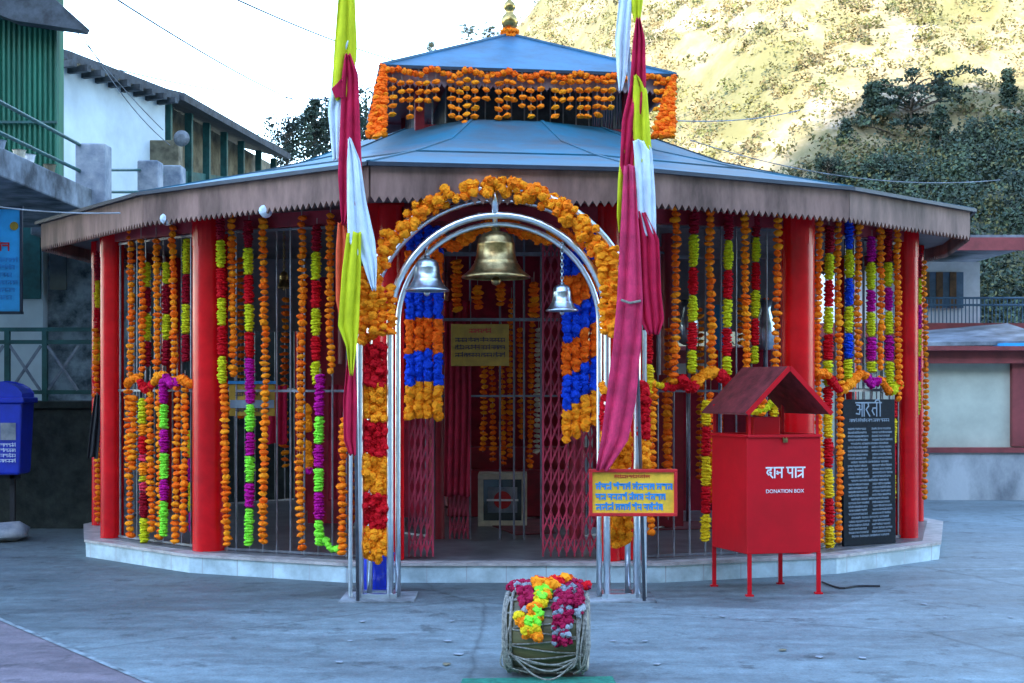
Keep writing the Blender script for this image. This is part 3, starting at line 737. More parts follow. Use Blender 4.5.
# rods
def rods(a, b, step=.135, name='grille', u0=0.0, u1=1.0, mtl='rod', r=.0085):
    a, b = Vector(W[a] if isinstance(a, str) else a), Vector(W[b] if isinstance(b, str) else b); L = (b - a).length; n = int(L / step); g = MB()
    for i in range(1, n):
        u = i / n
        if u < u0 or u > u1: continue
        p = a.lerp(b, u); g.tube([(p.x, p.y, FL), (p.x, p.y, EZ - .2)], r, 6)
    for z in (FL + .02, 1.55, EZ - .3):
        p, q = a.lerp(b, u0), a.lerp(b, u1); g.beam((p.x, p.y, z), (q.x, q.y, z), .012, .02)
    return g.build(name, M[mtl], T)
rods('L3', 'L4'); rods('L2', 'L3'); rods('L1', 'L2'); rods('R1', 'R2'); rods('R2', 'R3'); rods('R3', 'R4')
rods('L4', 'L5'); rods('L5', 'L6'); rods('L6', 'L7'); rods('R4', 'R5'); rods('R5', 'R6'); rods('R6', 'R7'); rods('L7', 'R7')
# red panels either side of the doorway
def panel(x0, x1, y0, y1, D, mtl, name, th=.03, bev=.004):
    g = MB(); a, b = at(x0, y1, D), at(x1, y0, D); z0 = max(a.z, FL + .005)
    g.box(((a.x + b.x) / 2, D + th / 2, (z0 + b.z) / 2), (b.x - a.x, th, b.z - z0)); return g.build(name, M[mtl], T, bevel=bev)
panel(363, 404, 200, 563, 11.46, 'red', 'door_panel'); panel(598, 642, 200, 563, 11.46, 'red', 'door_panel')
panel(404, 598, 196, 232, 11.50, 'maroon', 'door_header')
g = MB()
for z in (EZ - .28,): g.box((-.1, 11.55, z), (1.9, .03, .06))
g.build('door_track', M['gate'], T)
# collapsible lattice gates
def lattice(x0, x1, y0, D, n):
    g = MB(); a, b = gx(x0, D), gx(x1, D); z0, z1 = FL + .02, gz(y0, D)
    for i in range(n + 1):
        x = a + (b - a) * i / n; g.box((x, D, (z0 + z1) / 2), (.014, .022, z1 - z0))
    st = .16; dx = (b - a) / n; z = z0 + .03
    while z + st * 1.6 < z1:
        for i in range(0, n):
            x = a + dx * i
            g.beam((x, D - .014, z), (x + dx, D - .014, z + st), .005, .014); g.beam((x, D + .014, z + st), (x + dx, D + .014, z), .005, .014)
        z += st * 1.15
    return g.build('lattice_gate', M['gate'], T)
lattice(409, 433, 225, 11.58, 4); lattice(543, 598, 225, 11.58, 7); lattice(450, 468, 330, 12.9, 4)
for x_ in (-2.2, 2.2):
    g = MB(); g.box((x_, 16.4, 2.65), (2.7, .03, .85)); g.build('rear_panel', M['ceiling'], T)
# inner sanctum: maroon posts, rods and dark panels
inner = [(CX + 1.75 * math.cos(R(a)), CY - 0.1 + 1.75 * math.sin(R(a))) for a in (-112, -68, -158, -22, 22, 158, 68, 112)]
for i, (x, y) in enumerate(inner):
    g = MB(); g.smooth = True; g.lathe([(.075, FL), (.075, EZ - .1)], (x, y, 0), 18, caps=False); g.build('inner_post', M['maroon'], T)
for a, b in ((2, 0), (1, 3), (3, 4), (2, 5), (4, 6), (5, 7)):
    rods(inner[a], inner[b], .15, 'inner_grille', r=.007)
g = MB(); g.box((CX, CY + 1.45, 1.65), (1.3, .05, 2.9)); g.build('sanctum_wall', M['cloth_maroon'], T)
for q_ in (((-.9, 13.25, 1.75), (.5, .04, 2.8)), ((.95, 13.3, 1.5), (.36, .04, 2.5)), ((-1.62, 14.2, 1.35), (.9, .04, 2.3)), ((-1.7, 15.6, 1.5), (1.3, .04, 2.6)), ((1.75, 15.9, .95), (1.2, .04, 1.55)), ((1.25, 14.6, 1.3), (.35, .04, 2.2)), ((2.5, 14.9, 1.1), (.5, .04, 1.8))):
    g = MB(); g.box(*q_); g.build('sanctum_panel', M['cloth_maroon'], T)
for q_ in (((-1.55, 13.3, 1.05), (.42, .04, 1.5)), ((1.55, 13.9, .95), (.3, .04, 1.5))):
    g = MB(); g.box(*q_); g.build('shrine_panel', M['maroon'], T)
g = MB(); 
for q_ in ((425, 605, 252, 256, 12.2, .03), (432, 560, 318, 321, 12.7, .03), (432, 560, 395, 397, 13.0, .02)):
    g = MB(); pbox(g, *q_); g.build('cross_rail', M['rod'], T)
g = MB()
for px_ in (434, 470, 500, 514, 524, 541): g.tube([(gx(px_, 13.0), 13.0, FL), (gx(px_, 13.0), 13.0, EZ - .2)], .010, 8)
g.build('inner_rod', M['rod'], T)
# idol platform and idol stand-ins: steel trays, cream steps
g = MB(); g.box((CX + .1, CY + .8, .42), (1.5, .8, .5)); g.box((CX + .1, CY + .95, .78), (1.1, .5, .25)); g.build('altar', M['maroon'], T, bevel=.01)
# upper tier
A_ = at(384, 66, 13.2); B_ = at(672, 76, 13.6); B_.z = A_.z
dv = (B_ - A_); side = dv.length; u_ = dv.normalized(); v_ = Vector((-u_.y, u_.x, 0)); Cn = A_ + u_ * side / 2 + v_ * side / 2
def sq(k, z): return [Vector((Cn.x, Cn.y, 0)) + (u_ * sx + v_ * sy) * side / 2 * k + Vector((0, 0, z)) for sx, sy in ((-1, -1), (1, -1), (1, 1), (-1, 1))]
ap = Vector((Cn.x, Cn.y, gz(35, 14.78)))
g = MB(); g.add(sq(1.02, A_.z) + [ap], [(0, 1, 4), (1, 2, 4), (2, 3, 4), (3, 0, 4)]); g.build('upper_roof', M['roofblue'], T, solid=.02)
g = MB(); q4 = sq(1.02, A_.z)
for p in q4: g.beam(p + Vector((0, 0, .015)), ap + Vector((0, 0, .015)), .05, .02)
g.build('upper_roof_seam', M['roofblue'], T)
g = MB(); q4 = sq(1.025, A_.z - .012)
for i in range(4): g.beam(q4[i], q4[(i + 1) % 4], .03, .028)
g.build('upper_roof_edge', M['darktrim'], T)
fascia([p.to_2d() for p in sq(1.0, 0)], A_.z - .02, .13, .055, 'upper_fascia', M['fasciatop'], T)
zb = EZ + .82
g = MB()
for p in sq(.74, 0): g.box((p.x, p.y, (zb + A_.z) / 2), (.09, .09, A_.z - zb), rot=math.atan2(u_.y, u_.x))
for z in (zb + .05,):
    q = sq(.74, z)
    for i in range(4): g.beam(q[i], q[(i + 1) % 4], .07, .08)
g.build('upper_frame', M['maroon'], T)
g = MB(); q = sq(.74, 0)
for i in range(4):
    for k in range(1, 16):
        p = q[i].lerp(q[(i + 1) % 4], k / 16); g.tube([(p.x, p.y, zb + .05), (p.x, p.y, A_.z)], .007, 5)
g.build('upper_grille', M['rod'], T)
g = MB(); q = sq(.52, 0)
for i in range(4): 
    p, r = q[i], q[(i + 1) % 4]; g.beam((p.x, p.y, (zb + A_.z) / 2), (r.x, r.y, (zb + A_.z) / 2), .03, A_.z - zb)
g.build('upper_core', M['darkroof'], T)
g = MB(); q = sq(.99, A_.z - .03); g.add(q, [(0, 1, 2, 3)]); g.build('upper_ceiling', M['maroon'], T, solid=.01)
# finial
g = MB(); g.smooth = True
pr = [(.03, 0), (.06, .02), (.05, .06), (.04, .08), (.07, .11), (.09, .155), (.092, .18), (.08, .22), (.045, .26), (.04, .275), (.06, .30), (.068, .33), (.055, .365), (.028, .39), (.024, .41), (.038, .44), (.03, .48), (.010, .56), (.0, .60)]
g.lathe(pr, (ap.x, ap.y, ap.z - .03), 20, caps=False); g.build('finial', M['gold'], T)
# spot lamps on the fascia
for px_, yy in ((166, 219), (265, 211)):
    D = 11.75 if px_ == 166 else 11.0
    p = at(px_, yy, D); g = MB(); g.lathe([(.02, -.05), (.045, -.03), (.05, .05), (.045, .055)], p, 12, 'Y'); g.tube([p + Vector((0, .02, .0)), p + Vector((0, .06, .09))], .008, 6)
    g.build('spot_lamp', M['fl_white'], T)

# ------------------------------------------------------------------ garlands
def bead_string(name, px_, yt, yb, D, col, label, group, r=.040, pitch=.052, h=.025, sway=.008):
    g = MB(); p0, p1 = at(px_, yt, D), at(px_, yb, D); z = p0.z; x = p0.x; ph = random.uniform(0, 6)
    pitch *= random.uniform(.93, 1.07)
    while z > max(p1.z, FL + .03):
        dx = math.sin(z * 2.2 + ph) * sway * 1.3
        g.cur = random.choices((0, 1, 3), (5, 2, 2))[0]; g.bead((x + dx + random.uniform(-.007, .007), D + random.uniform(-.008, .008), z), r * random.uniform(.76, 1.14), h * random.uniform(.75, 1.25), 11, .2, .28); z -= pitch * random.uniform(.93, 1.07)
    g.cur = 2; g.tube([(x + math.sin(p0.z * 2.2 + ph) * sway * 1.3, D, p0.z + .12)] + [(x + math.sin(q * 2.2 + ph) * sway * 1.3, D, q) for q in [p0.z + (max(p1.z, FL) - p0.z) * i / 12 for i in range(13)]], .003, 4)
    c2 = {'orange': 'deep', 'deep': 'orange', 'bright': 'orange'}.get(col, col)
    return tag(g.build(name, [M[col], M[c2], M['thread'], M['bright'] if col in ('orange', 'deep') else M[col]]), label, 'garland', group)
def band_string(px_, yt, bands, D, label, group, r=.048, band=28, kink=None):
    """dense petal string in colour blocks; bands = list of colour names from the top"""
    g = MB(); cols = []; y = yt; ph = random.uniform(0, 6)
    for k, b in enumerate(bands):
        c, L = b if isinstance(b, tuple) else (b, band)
        if c not in cols: cols.append(c)
        if c == '-': y += L; continue
        g.cur = cols.index(c); z0, z1 = gz(y + .8, D), gz(y + L - .8, D); n = max(2, int((z0 - z1) / .021))
        for i in range(n):
            z = z0 + (z1 - z0) * (i + .5) / n
            if z < FL + .015: continue
            e = 1 - .16 * (abs((i + .5) / n - .5) * 2) ** 4
            dx = math.sin(z * 1.7 + ph) * .010
            g.bead((gx(px_, D) + dx, D, z), r * e * random.uniform(.86, 1.12), .0175, 12, .2, .22)
        y += L
    ms = [M[c if c != '-' else 'thread'] for c in cols] + [M['thread']]
    g.cur = len(ms) - 1; g.tube([at(px_, yt - 6, D), (gx(px_, D), D, max(FL + .01, gz(y, D)))], .003, 4)
    return tag(g.build('petal_garland', ms), label, 'garland', group)
def swag(pts, D_off, cols, label, group, r=.05, dens=.035, name='flower_swag'):
    P = []
    for x, y in pts: P.append(at(x, y, (wallD(x) or 12) - D_off))
    return swag3(P, cols, label, group, r, dens, name)
def curve_pts(P, step):
    out = []; n = len(P)
    for i in range(n - 1):
        p0, p1, p2, p3 = P[max(i - 1, 0)], P[i], P[i + 1], P[min(i + 2, n - 1)]
        m_ = max(2, int((p2 - p1).length / step))
        for k in range(m_):
            t = k / m_
            out.append(.5 * ((2 * p1) + (p2 - p0) * t + (2 * p0 - 5 * p1 + 4 * p2 - p3) * t * t + (3 * p1 - p0 - 3 * p2 + p3) * t ** 3))
    out.append(P[-1]); return out
def swag3(P, cols, label, group, r=.05, dens=.035, name='flower_swag', run=7, width=.0):
    g = MB(); q = curve_pts([Vector(p) for p in P], dens); uc = list(dict.fromkeys(cols))
    for i, p in enumerate(q):
        g.cur = uc.index(cols[(i // run) % len(cols)])
        j = Vector((random.uniform(-width, width), random.uniform(-.4 * width, .4 * width), random.uniform(-width, width)))
        g.blossom(p + j, r * random.uniform(.7, 1.1))
    return tag(g.build(name, [M[c] for c in uc]), label, 'garland', group)

GS = 'orange marigold strings hanging around the pavilion'
GP = 'two coloured petal garlands hanging around the pavilion'
f_ = lambda px_, d=.11: wallD(px_) - d
# (px, top, bottom, label)
for px_, a, b, dd, lab in (
    (130, 232, 385, .05, 'leftmost orange marigold string in the left outer bay, upper half, above the flower swag'),
    (141, 241, 380, .12, 'orange marigold string left of centre in the left outer bay, above the swag'),
    (156, 241, 380, .12, 'orange marigold string at the centre of the left outer bay, above the swag'),
    (173, 228, 380, .12, 'orange marigold string starting highest in the left outer bay, beside the wide red pillar'),
    (232, 215, 376, .12, 'short orange marigold string just right of the wide left pillar, ending beside the square notice'),
    (226, 386, 552, .14, 'orange marigold string against the right edge of the wide left pillar, lower half'),
    (264, 221, 543, .12, 'long orange marigold string passing over the square yellow notice on the left grille'),
    (301, 218, 554, .12, 'long orange marigold string at the centre of the left inner bay, reaching the plinth'),
    (331, 216, 376, .12, 'short orange marigold string just left of the left flag, upper half'),
    (343, 420, 555, .14, 'orange marigold string nearest the left arch leg, lower half, below the flag tip'),
    (675, 208, 385, .12, 'orange marigold string just right of the right flag, upper half'),
    (711, 207, 380, .12, 'orange marigold string between the two lime and red garlands in the right inner bay'),
    (746, 207, 372, .12, 'orange marigold string above the left slope of the donation box roof'),
    (777, 207, 380, .15, 'orange marigold string against the left edge of the right wide pillar'),
    (652, 384, 535, .12, 'orange marigold string behind the right end of the yellow and red sign'),
    (712, 395, 500, .12, 'orange marigold string hanging between the swag and the donation box, lower half'),
    (819, 212, 545, .12, 'long orange marigold string just right of the right wide pillar'),
    (839, 212, 540, .12, 'orange marigold string running down to the left edge of the black plaque'),
    (859, 215, 378, .12, 'orange marigold string above the black plaque, right of the blue and lime garland'),
    (880, 214, 372, .14, 'orange marigold string above the right corner of the black plaque between magenta garlands'),
    (898, 214, 400, .20, 'orange marigold string hanging in front of the right outer red pillar'),
    (667, 395, 500, -.25, 'thin orange marigold string inside the grille behind the yellow and red sign'),
    (762, 395, 470, .12, 'orange marigold string behind the open top of the donation box')):
    D = f_(px_, dd); bead_string('marigold_string', px_, a, b, D, 'orange' if px_ not in (173, 141, 130, 675) else 'deep', lab, GS, r=.035 if px_ < 200 or px_ > 800 else .038)
for px_, a, b, lab in ((132, 398, 470, 'short orange and pink flecked string beside the leftmost red pillar, below the swag'),
    (129, 386, 536, 'marigold string closest to the left outer pillar, below the swag'),
    (151, 388, 532, 'thin marigold string left of the magenta and green garland, below the swag'),
    (159, 392, 538, 'thin marigold string touching the left edge of the magenta and green garland'),
    (176, 382, 542, 'left one of the twin marigold strings beside the wide left pillar, below the swag'),
    (184, 384, 534, 'right one of the twin marigold strings beside the wide left pillar, below the swag')):
    bead_string('marigold_string', px_, a, b, f_(px_, .17), 'orange', lab, GS, r=.038 if px_ != 132 else .045)
bead_string('marigold_string', 97, 330, 524, W['L4'][1] - .22, 'orange', 'marigold string hanging on the leftmost rear pillar beside the black cloth', GS, r=.035)
bead_string('marigold_string', 925, 262, 500, W['R4'][1] - .2, 'orange', 'marigold string at the far right edge of the pavilion beside the cream wall', GS, r=.03)
R_, Lm, Mg, Bl, Gn, Yl, Cr = 'fred', 'lime', 'magenta', 'blue', 'green', 'yellow', 'crimson'
for px_, yt, bands, dd, lab, r in (
    (221, 212, [(Cr, 28), (Lm, 28), (R_, 30), (Lm, 28), (R_, 30), (Lm, 28)], .19, 'red and lime petal garland lying over the right edge of the wide left pillar', .045),
    (249, 220, [(Cr, 28), (Lm, 27), (R_, 29), (Lm, 28), (R_, 26), (Mg, 46), (Gn, 28), (Mg, 24), (Gn, 27), (Mg, 25), (Gn, 38)], .12, 'red, lime and magenta petal garland hanging over the left half of the square notice', .048),
    (317, 224, [(Cr, 28), (Lm, 28), (R_, 28), (Lm, 28), (R_, 25), (Lm, 24)], .12, 'red and lime petal garland in the left inner bay, upper half', .048),
    (320, 374, [(Mg, 42), (Gn, 28), (Mg, 24), (Gn, 24), (Mg, 28), (Gn, 26)], .14, 'magenta and green petal garland with a curled end near the plinth', .048),
    (693, 206, [(Cr, 28), (Lm, 33), (R_, 28), (Lm, 27), (R_, 28), (Lm, 24)], .12, 'first red and lime petal garland right of the right flag', .047),
    (728, 206, [(Cr, 34), (Lm, 30), (R_, 29), (Lm, 29), (R_, 28), (Lm, 20)], .12, 'second red and lime petal garland right of the right flag', .047),
    (755, 210, [(Cr, 27), (Lm, 25), (R_, 28), (Lm, 28), (R_, 28), (Lm, 18)], .02, 'red and lime petal garland half hidden behind the string above the donation box roof', .044),
    (649, 330, [(R_, 34), (Yl, 30)], .12, 'short red and yellow petal garland close to the right arch leg', .045),
    (705, 400, [(Yl, 26), (R_, 30), (Yl, 30), (R_, 28), (Yl, 28)], .15, 'yellow and red petal garland hanging left of the donation box, lower half', .047),
    (773, 374, [(Lm, 22), (Yl, 22), (R_, 30)], .10, 'short yellow green garland seen under the donation box roof', .044),
    (809, 240, [(Lm, 26), (Cr, 28), (Lm, 26), (Cr, 26), (Lm, 26), (R_, 26)], .16, 'lime and dark red petal garland over the right edge of the right wide pillar', .036),
    (829, 225, [(Cr, 28), (Lm, 27), (R_, 27), (Lm, 27), (R_, 26), (Lm, 26), (R_, 24), (Yl, 28), (R_, 30), (Yl, 30), (R_, 28), (Yl, 30)], .10, 'red, lime and yellow petal garland running the full height left of the black plaque', .050),
    (848, 219, [(Bl, 30), (Lm, 29), (Bl, 28), (Lm, 27), (Bl, 26), (Lm, 24)], .10, 'royal blue and lime petal garland above the black plaque', .048),
    (872, 236, [(Mg, 26), (Lm, 28), (Mg, 22), (Lm, 25), (Mg, 24), (Lm, 12)], .10, 'left magenta and lime petal garland above the black plaque', .050),
    (889, 222, [(Cr, 40), (Lm, 25), (Mg, 24), (Lm, 24), (Mg, 26), (Lm, 26)], .10, 'right magenta and lime petal garland above the black plaque', .048),
    (893, 400, [(R_, 18), (Yl, 26), (R_, 30), (Yl, 30), (R_, 30), (Yl, 24)], .06, 'yellow and red petal garland squeezed between the black plaque and the right pillar', .036),
    (146, 262, [(Lm, 25), (Cr, 26), (Lm, 28), (Cr, 26)], .02, 'lime and dark red garland behind the left strings of the left outer bay', .045),
    (165, 262, [(Lm, 22), (Cr, 30), (Lm, 26), (Cr, 26)], .0, 'lime and dark red garland behind the centre of the left outer bay', .045),
    (187, 238, [(Lm, 36), (Cr, 30), (Lm, 30), (Cr, 28)], .0, 'lime and dark red garland close to the wide left pillar, upper half', .045),
    (143, 398, [(Lm, 26), ('bright', 12), (R_, 18), ('pink', 8), ('bright', 14), (Lm, 6), ('pink', 10), (Cr, 26), (Lm, 30)], .18, 'mixed lime, orange and pink petal garland below the swag in the left outer bay', .047),
    (163, 378, [(Mg, 26), (Gn, 25), (Mg, 24), (Gn, 26), (Mg, 22), (Gn, 36)], .2, 'magenta and green petal garland below the swag in the left outer bay', .046),
    (191, 430, [(Lm, 28), (Mg, 24), (Lm, 30), (Mg, 20)], -.02, 'thin lime garland inside the grille by the wide left pillar', .03)):
    band_string(px_, yt, bands, f_(px_, dd), lab, GP, r * .88)
band_string(98, 250, [(Cr, 30), (Yl, 28), (R_, 28), (Yl, 26), (R_, 26)], W['L4'][1] - .19, 'red and yellow petal garland on the leftmost rear pillar', GP, .040)
band_string(917, 246, [(Cr, 32), (Lm, 27), (Mg, 24), (Lm, 28), (Mg, 24), (Lm, 34)], W['R4'][1] - .19, 'magenta and lime petal garland on the far right rear pillar', GP, .042)
# curled end by the plinth
swag3([at(326, 540, f_(326, .15)), at(330, 548, f_(330, .15)), at(338, 549, f_(338, .15))], ['green'], 'green petal tuft lying at the plinth edge left of the arch', GP, .032, .025, 'petal_garland', 7)
# swags
GW = 'mixed flower swags tied across the grilles at waist height'
swag([(128, 383), (137, 378), (146, 390), (156, 380), (163, 374), (172, 384), (182, 379), (190, 384)], .2, ['orange', 'fred', 'bright', 'magenta', 'orange', 'lime', 'magenta'], 'mixed flower swag tied across the left outer bay', GW, .042, .03)
swag([(683, 380), (692, 388), (700, 378), (712, 372), (724, 378), (734, 390)], .17, ['fred', 'bright', 'fred', 'pink', 'bright', 'orange'], 'bushy red and orange flower swag left of the donation box roof', GW, .055, .026)
swag([(645, 372), (652, 382), (662, 386), (672, 388), (683, 384)], .12, ['yellow', 'fred', 'magenta', 'lime'], 'thin flower swag between the right flag and the bushy red swag', GW, .036, .03)
swag([(738, 400), (752, 412), (766, 408), (776, 398)], .12, ['yellow', 'lime', 'orange'], 'yellow flower swag seen under the donation box roof', GW, .040, .03)
swag([(816, 372), (828, 376), (840, 390), (850, 384), (862, 374), (872, 384), (880, 380), (890, 392), (898, 384)], .17, ['orange', 'fred', 'bright', 'orange', 'magenta', 'orange', 'lime'], 'mixed flower swag tied across the right outer bay over the black plaque', GW, .046, .028)
# mixed posy inside left inner bay, red cloths
swag3([at(307, 410, 12.1), at(308, 428, 12.1)], ['bright', 'orange'], 'small orange flower bunch behind the central string of the left inner bay', GW, .05, .03)
swag3([at(306, 445, 12.15), at(309, 470, 12.15)], ['bright', 'magenta', 'orange'], 'lower orange flower bunch behind the central string of the left inner bay', GW, .05, .03)

# inner strings behind the door
GI = 'marigold strings hanging inside the sanctum'
names = ['leftmost', 'second', 'third', 'fourth', 'fifth', 'sixth', 'seventh']
for i, (px_, a, b, c) in enumerate(((483, 340, 452, 'orange'), (492, 335, 462, 'deep'), (502, 335, 466, 'orange'), (511, 300, 458, 'deep'), (521, 330, 440, 'orange'), (531, 290, 470, 'orange'), (538, 330, 455, 'ivory'))):
    bead_string('marigold_string', px_, a, b, 13.3, c, f'{names[i]} marigold string of those hanging inside the doorway behind the notice' if i != 6 else 'pale ivory string at the right end inside the doorway', GI, r=.034, pitch=.05, h=.02)
for i, (px_, a, b, c) in enumerate(((456, 262, 312, 'deep'), (478, 288, 308, 'deep'), (502, 285, 305, 'orange'), (535, 285, 318, 'deep'))):
    bead_string('marigold_string', px_, a, b, 12.6, c, ['short marigold string inside the doorway left of the brass bell', 'short marigold string under the left rim of the brass bell', 'short marigold string under the right rim of the brass bell', 'short marigold string inside the doorway right of the brass bell'][i], GI, r=.05, pitch=.045)
for i, (px_, a, b, D) in enumerate(((657, 300, 470, 15.5), (700, 310, 480, 15.2), (722, 320, 470, 16), (668, 330, 520, 13.6), (765, 300, 460, 15.6), (740, 300, 450, 16), (240, 260, 420, 15.2), (285, 300, 470, 15.4), (352, 380, 520, 13.2))):
    bead_string('marigold_string', px_, a, b, D, 'deep', ['dim marigold string deep inside, behind the right arch leg', 'dim marigold string deep inside, behind the bushy red swag', 'dim marigold string deep inside, right of the bushy red swag', 'dim marigold string deep inside, just above the yellow and red sign', 'dim marigold string deep inside behind the donation box roof peak', 'dim marigold string deep inside above the left slope of the donation box roof', 'dim marigold string deep inside near the wide left pillar', 'dim marigold string deep inside behind the square notice edge', 'dim marigold string deep inside behind the left arch leg'][i], GI, r=.05, pitch=.07)

# blue and orange door garlands: three strings each with blocks in step
def block_strings(xs, y0s, bands, D, label, group, r=.05, name='door_garland', mats_=None, bulge=True):
    g = MB(); cols = []
    for px_, y0 in zip(xs, y0s):
        y = y0
        for c, L in bands:
            if c not in cols: cols.append(c)
            g.cur = cols.index(c); z0, z1 = gz(y, D), gz(y + L, D); n = max(2, int((z0 - z1) / .040))
            for i in range(n):
                z = z0 + (z1 - z0) * (i + .5) / n
                g.blossom((gx(px_, D) + random.uniform(-.008, .008), D + random.uniform(-.02, .02), z), r * random.uniform(.85, 1.1))
            y += L
    return tag(g.build(name, [M[c] for c in cols]), label, 'garland', group)
GD = 'blue and orange garlands flanking the doorway'
block_strings([410, 419, 428, 438], [229, 226, 226, 229], [('blue', 24), ('deep', 20), ('deep', 14), ('blue', 33)] + [('deep', 34), ('blue', 31), ('bright', 34)], 11.30, 'wide blue and orange garland on the left side of the doorway', GD, .045)
block_strings([567, 576, 585, 595], [252, 247, 240, 233], [('blue', 26), ('deep', 32), ('blue', 32), ('deep', 34), ('blue', 32), ('bright', 34)], 11.30, 'wide blue and orange garland on the right side of the doorway', GD, .045)
# toran above the doorway
swag3([at(432, 250, 10.85), at(440, 238, 10.85), at(455, 246, 10.85), at(475, 232, 10.85), at(500, 222, 10.85), at(525, 232, 10.85), at(545, 240, 10.85), at(560, 234, 10.85), at(580, 246, 10.85)], ['deep', 'orange'], 'deep orange flower toran across the top of the doorway behind the bells', 'arch and door flower trims', .055, .028, 'door_toran', 9, .012)

# ------------------------------------------------------------------ steel arch
AD = 10.42
t = thing('steel_arch', (gx(499, AD), AD, 0), 'double stainless steel pipe arch in front of the temple entrance', 'arch')
def arch_pts(x0, x1, ytop, D):
    cx_, r = (x0 + x1) / 2, (x1 - x0) / 2; ys = ytop + r
    p = [Vector((gx(x0, D), D, .02))] + [Vector((gx(x0, D), D, gz(ys, D) * k)) for k in (.3, .6, .9)]
    for i in range(0, 33):
        a = math.pi * (1 - i / 32); p.append(Vector((gx(cx_ + r * math.cos(a), D), D, gz(ys, D) + (gz(ytop, D) - gz(ys, D)) * math.sin(a))))
    return p + [Vector((gx(x1, D), D, gz(ys, D) * k)) for k in (.9, .6, .3)] + [Vector((gx(x1, D), D, .02))]
for name, x0, x1, yt, rr in (('inner_pipe', 390, 607, 215, .026), ('outer_pipe', 360, 637, 188, .028)):
    for dd in (0, .09 if name == 'inner_pipe' else .2):
        g = MB(); g.smooth = True; p = arch_pts(x0 + (7 if dd else 0), x1 - (7 if dd else 0), yt + (8 if dd else 0), AD); p = [Vector((q.x, AD + dd, q.z)) for q in p]
        g.tube(p, rr if not dd else rr * .8, 12); g.build(name, M['steel'], t)
for xa, xb in ((356, 397), (602, 641)):
    g = MB()
    g.beam(at(xa, 597, AD), at(xb, 597, AD), .05, .05); g.beam(at(xa, 597, AD) + Vector((0, .22, 0)), at(xb, 597, AD) + Vector((0, .22, 0)), .04, .04)
    for xx in (xa + 3, xb - 5): p = at(xx, 597, AD); g.beam(p, p + Vector((0, .22, 0)), .04, .04)
    g.build('base_frame', M['steel'], t)
g = MB(); g.smooth = True
g.tube([at(495, 186, AD), at(495, 214, AD)], .026, 12); g.tube([at(495, 214, AD + .0), at(495, 224, AD + .1)], .02, 10); g.build('top_post', M['steel'], t)
g = MB(); g.beam(at(478, 216, AD + .1), at(512, 216, AD + .1), .2, .02); g.build('hanger_plate', M['steel'], t)
g = MB(); g.tube([Vector((gx(350, AD), AD + .02, .02)), Vector((gx(351, AD), AD + .02, gz(330, AD)))], .016, 8); g.tube([Vector((gx(645, AD), AD + .02, .02)), Vector((gx(645, AD), AD + .02, gz(330, AD)))], .016, 8)
g.build('side_pipe', M['steel'], t)
g = MB(); g.box((gx(378, AD), AD + .1, .006), (.55, .5, .012)); g.box((gx(621, AD), AD + .1, .006), (.5, .5, .012)); g.build('foot_pad', M['slab'], t)

# marigold trim on the arch
GA = 'arch and door flower trims'
P = []
for i in range(25):
    a = math.pi * (1.0 - i / 24); P.append(at(492 + 124 * math.cos(a), 312 - 124 * math.sin(a), AD - .03))
P = [at(366, 335, AD - .03)] + P + [at(613, 328, AD - .03)]
g = MB()
for i, p in enumerate(curve_pts(P, .030)):
    w_ = .055
    for q in range(3):
        g.cur = random.choices((0, 1), (3, 1))[0]
        g.blossom(p + Vector((random.uniform(-w_, w_), random.uniform(-w_, w_), random.uniform(-w_, w_))), random.uniform(.030, .044))
tag(g.build('arch_garland', [M['bright'], M['orange']]), 'thick yellow orange marigold garland wound along the outer steel arch', 'garland', GA)
def hang_cluster(px0, px1, y0, y1, D, cols, label, n, name='arch_garland', r=.04):
    g = MB(); uc = list(dict.fromkeys(cols))
    for k in range(n):
        x = px0 + (px1 - px0) * k / max(1, n - 1); y = y0 + random.uniform(-3, 3)
        while y < y1 + random.uniform(-8, 4):
            g.cur = uc.index(random.choice(cols)); g.bead(at(x + random.uniform(-1.3, 1.3), y, D + random.uniform(-.03, .03)), r * random.uniform(.85, 1.15), .026, 9, .25, .5); y += 6.2
    return tag(g.build(name, [M[c] for c in uc]), label, 'garland', GA)
hang_cluster(362, 374, 268, 332, AD - .05, ['bright', 'orange'], 'double marigold strand hanging at the left foot of the arch trim', 2)
hang_cluster(382, 391, 290, 334, AD - .05, ['bright', 'orange'], 'short marigold strand beside the left inner arch pipe', 2)
hang_cluster(604, 614, 250, 335, AD - .05, ['bright'], 'marigold strand hanging between the right arch pipes beside the flag', 2)
# leg garlands
GL = 'red and orange block garlands on the arch legs'
def leg_blocks(xs, blocks, D, label):
    g = MB(); cols = []
    for c, y0, y1 in blocks:
        if c not in cols: cols.append(c)
        g.cur = cols.index(c)
        for k, px_ in enumerate(xs):
            ye = y1 + (3 if 0 < k < len(xs) - 1 else -1); y = y0
            y += (k % 2) * 2.5
            while y < ye:
                dx = random.uniform(-1.5, 1.5); g.blossom(at(px_ + dx, y, D + random.uniform(-.03, .03)), .034 * random.uniform(.9, 1.15)); y += 5.0
    return tag(g.build('leg_garland', [M[c] for c in cols]), label, 'garland', GL)
leg_blocks([367, 373, 379, 385], [('fred', 346, 384), ('bright', 386, 420), ('fred', 424, 454), ('bright', 458, 492), ('fred', 496, 526), ('bright', 530, 558)], AD + .02, 'thick red and orange block garland between the left arch legs')
leg_blocks([610, 616, 622, 628], [('bright', 432, 470), ('bright', 472, 544)], AD + .09, 'thick orange block garland between the right arch legs behind the sign')
leg_blocks([604, 611], [('bright', 385, 396), ('fred', 398, 432), ('bright', 434, 462)], AD + .0, 'narrow orange and red garland behind the pink cloth on the right arch leg')
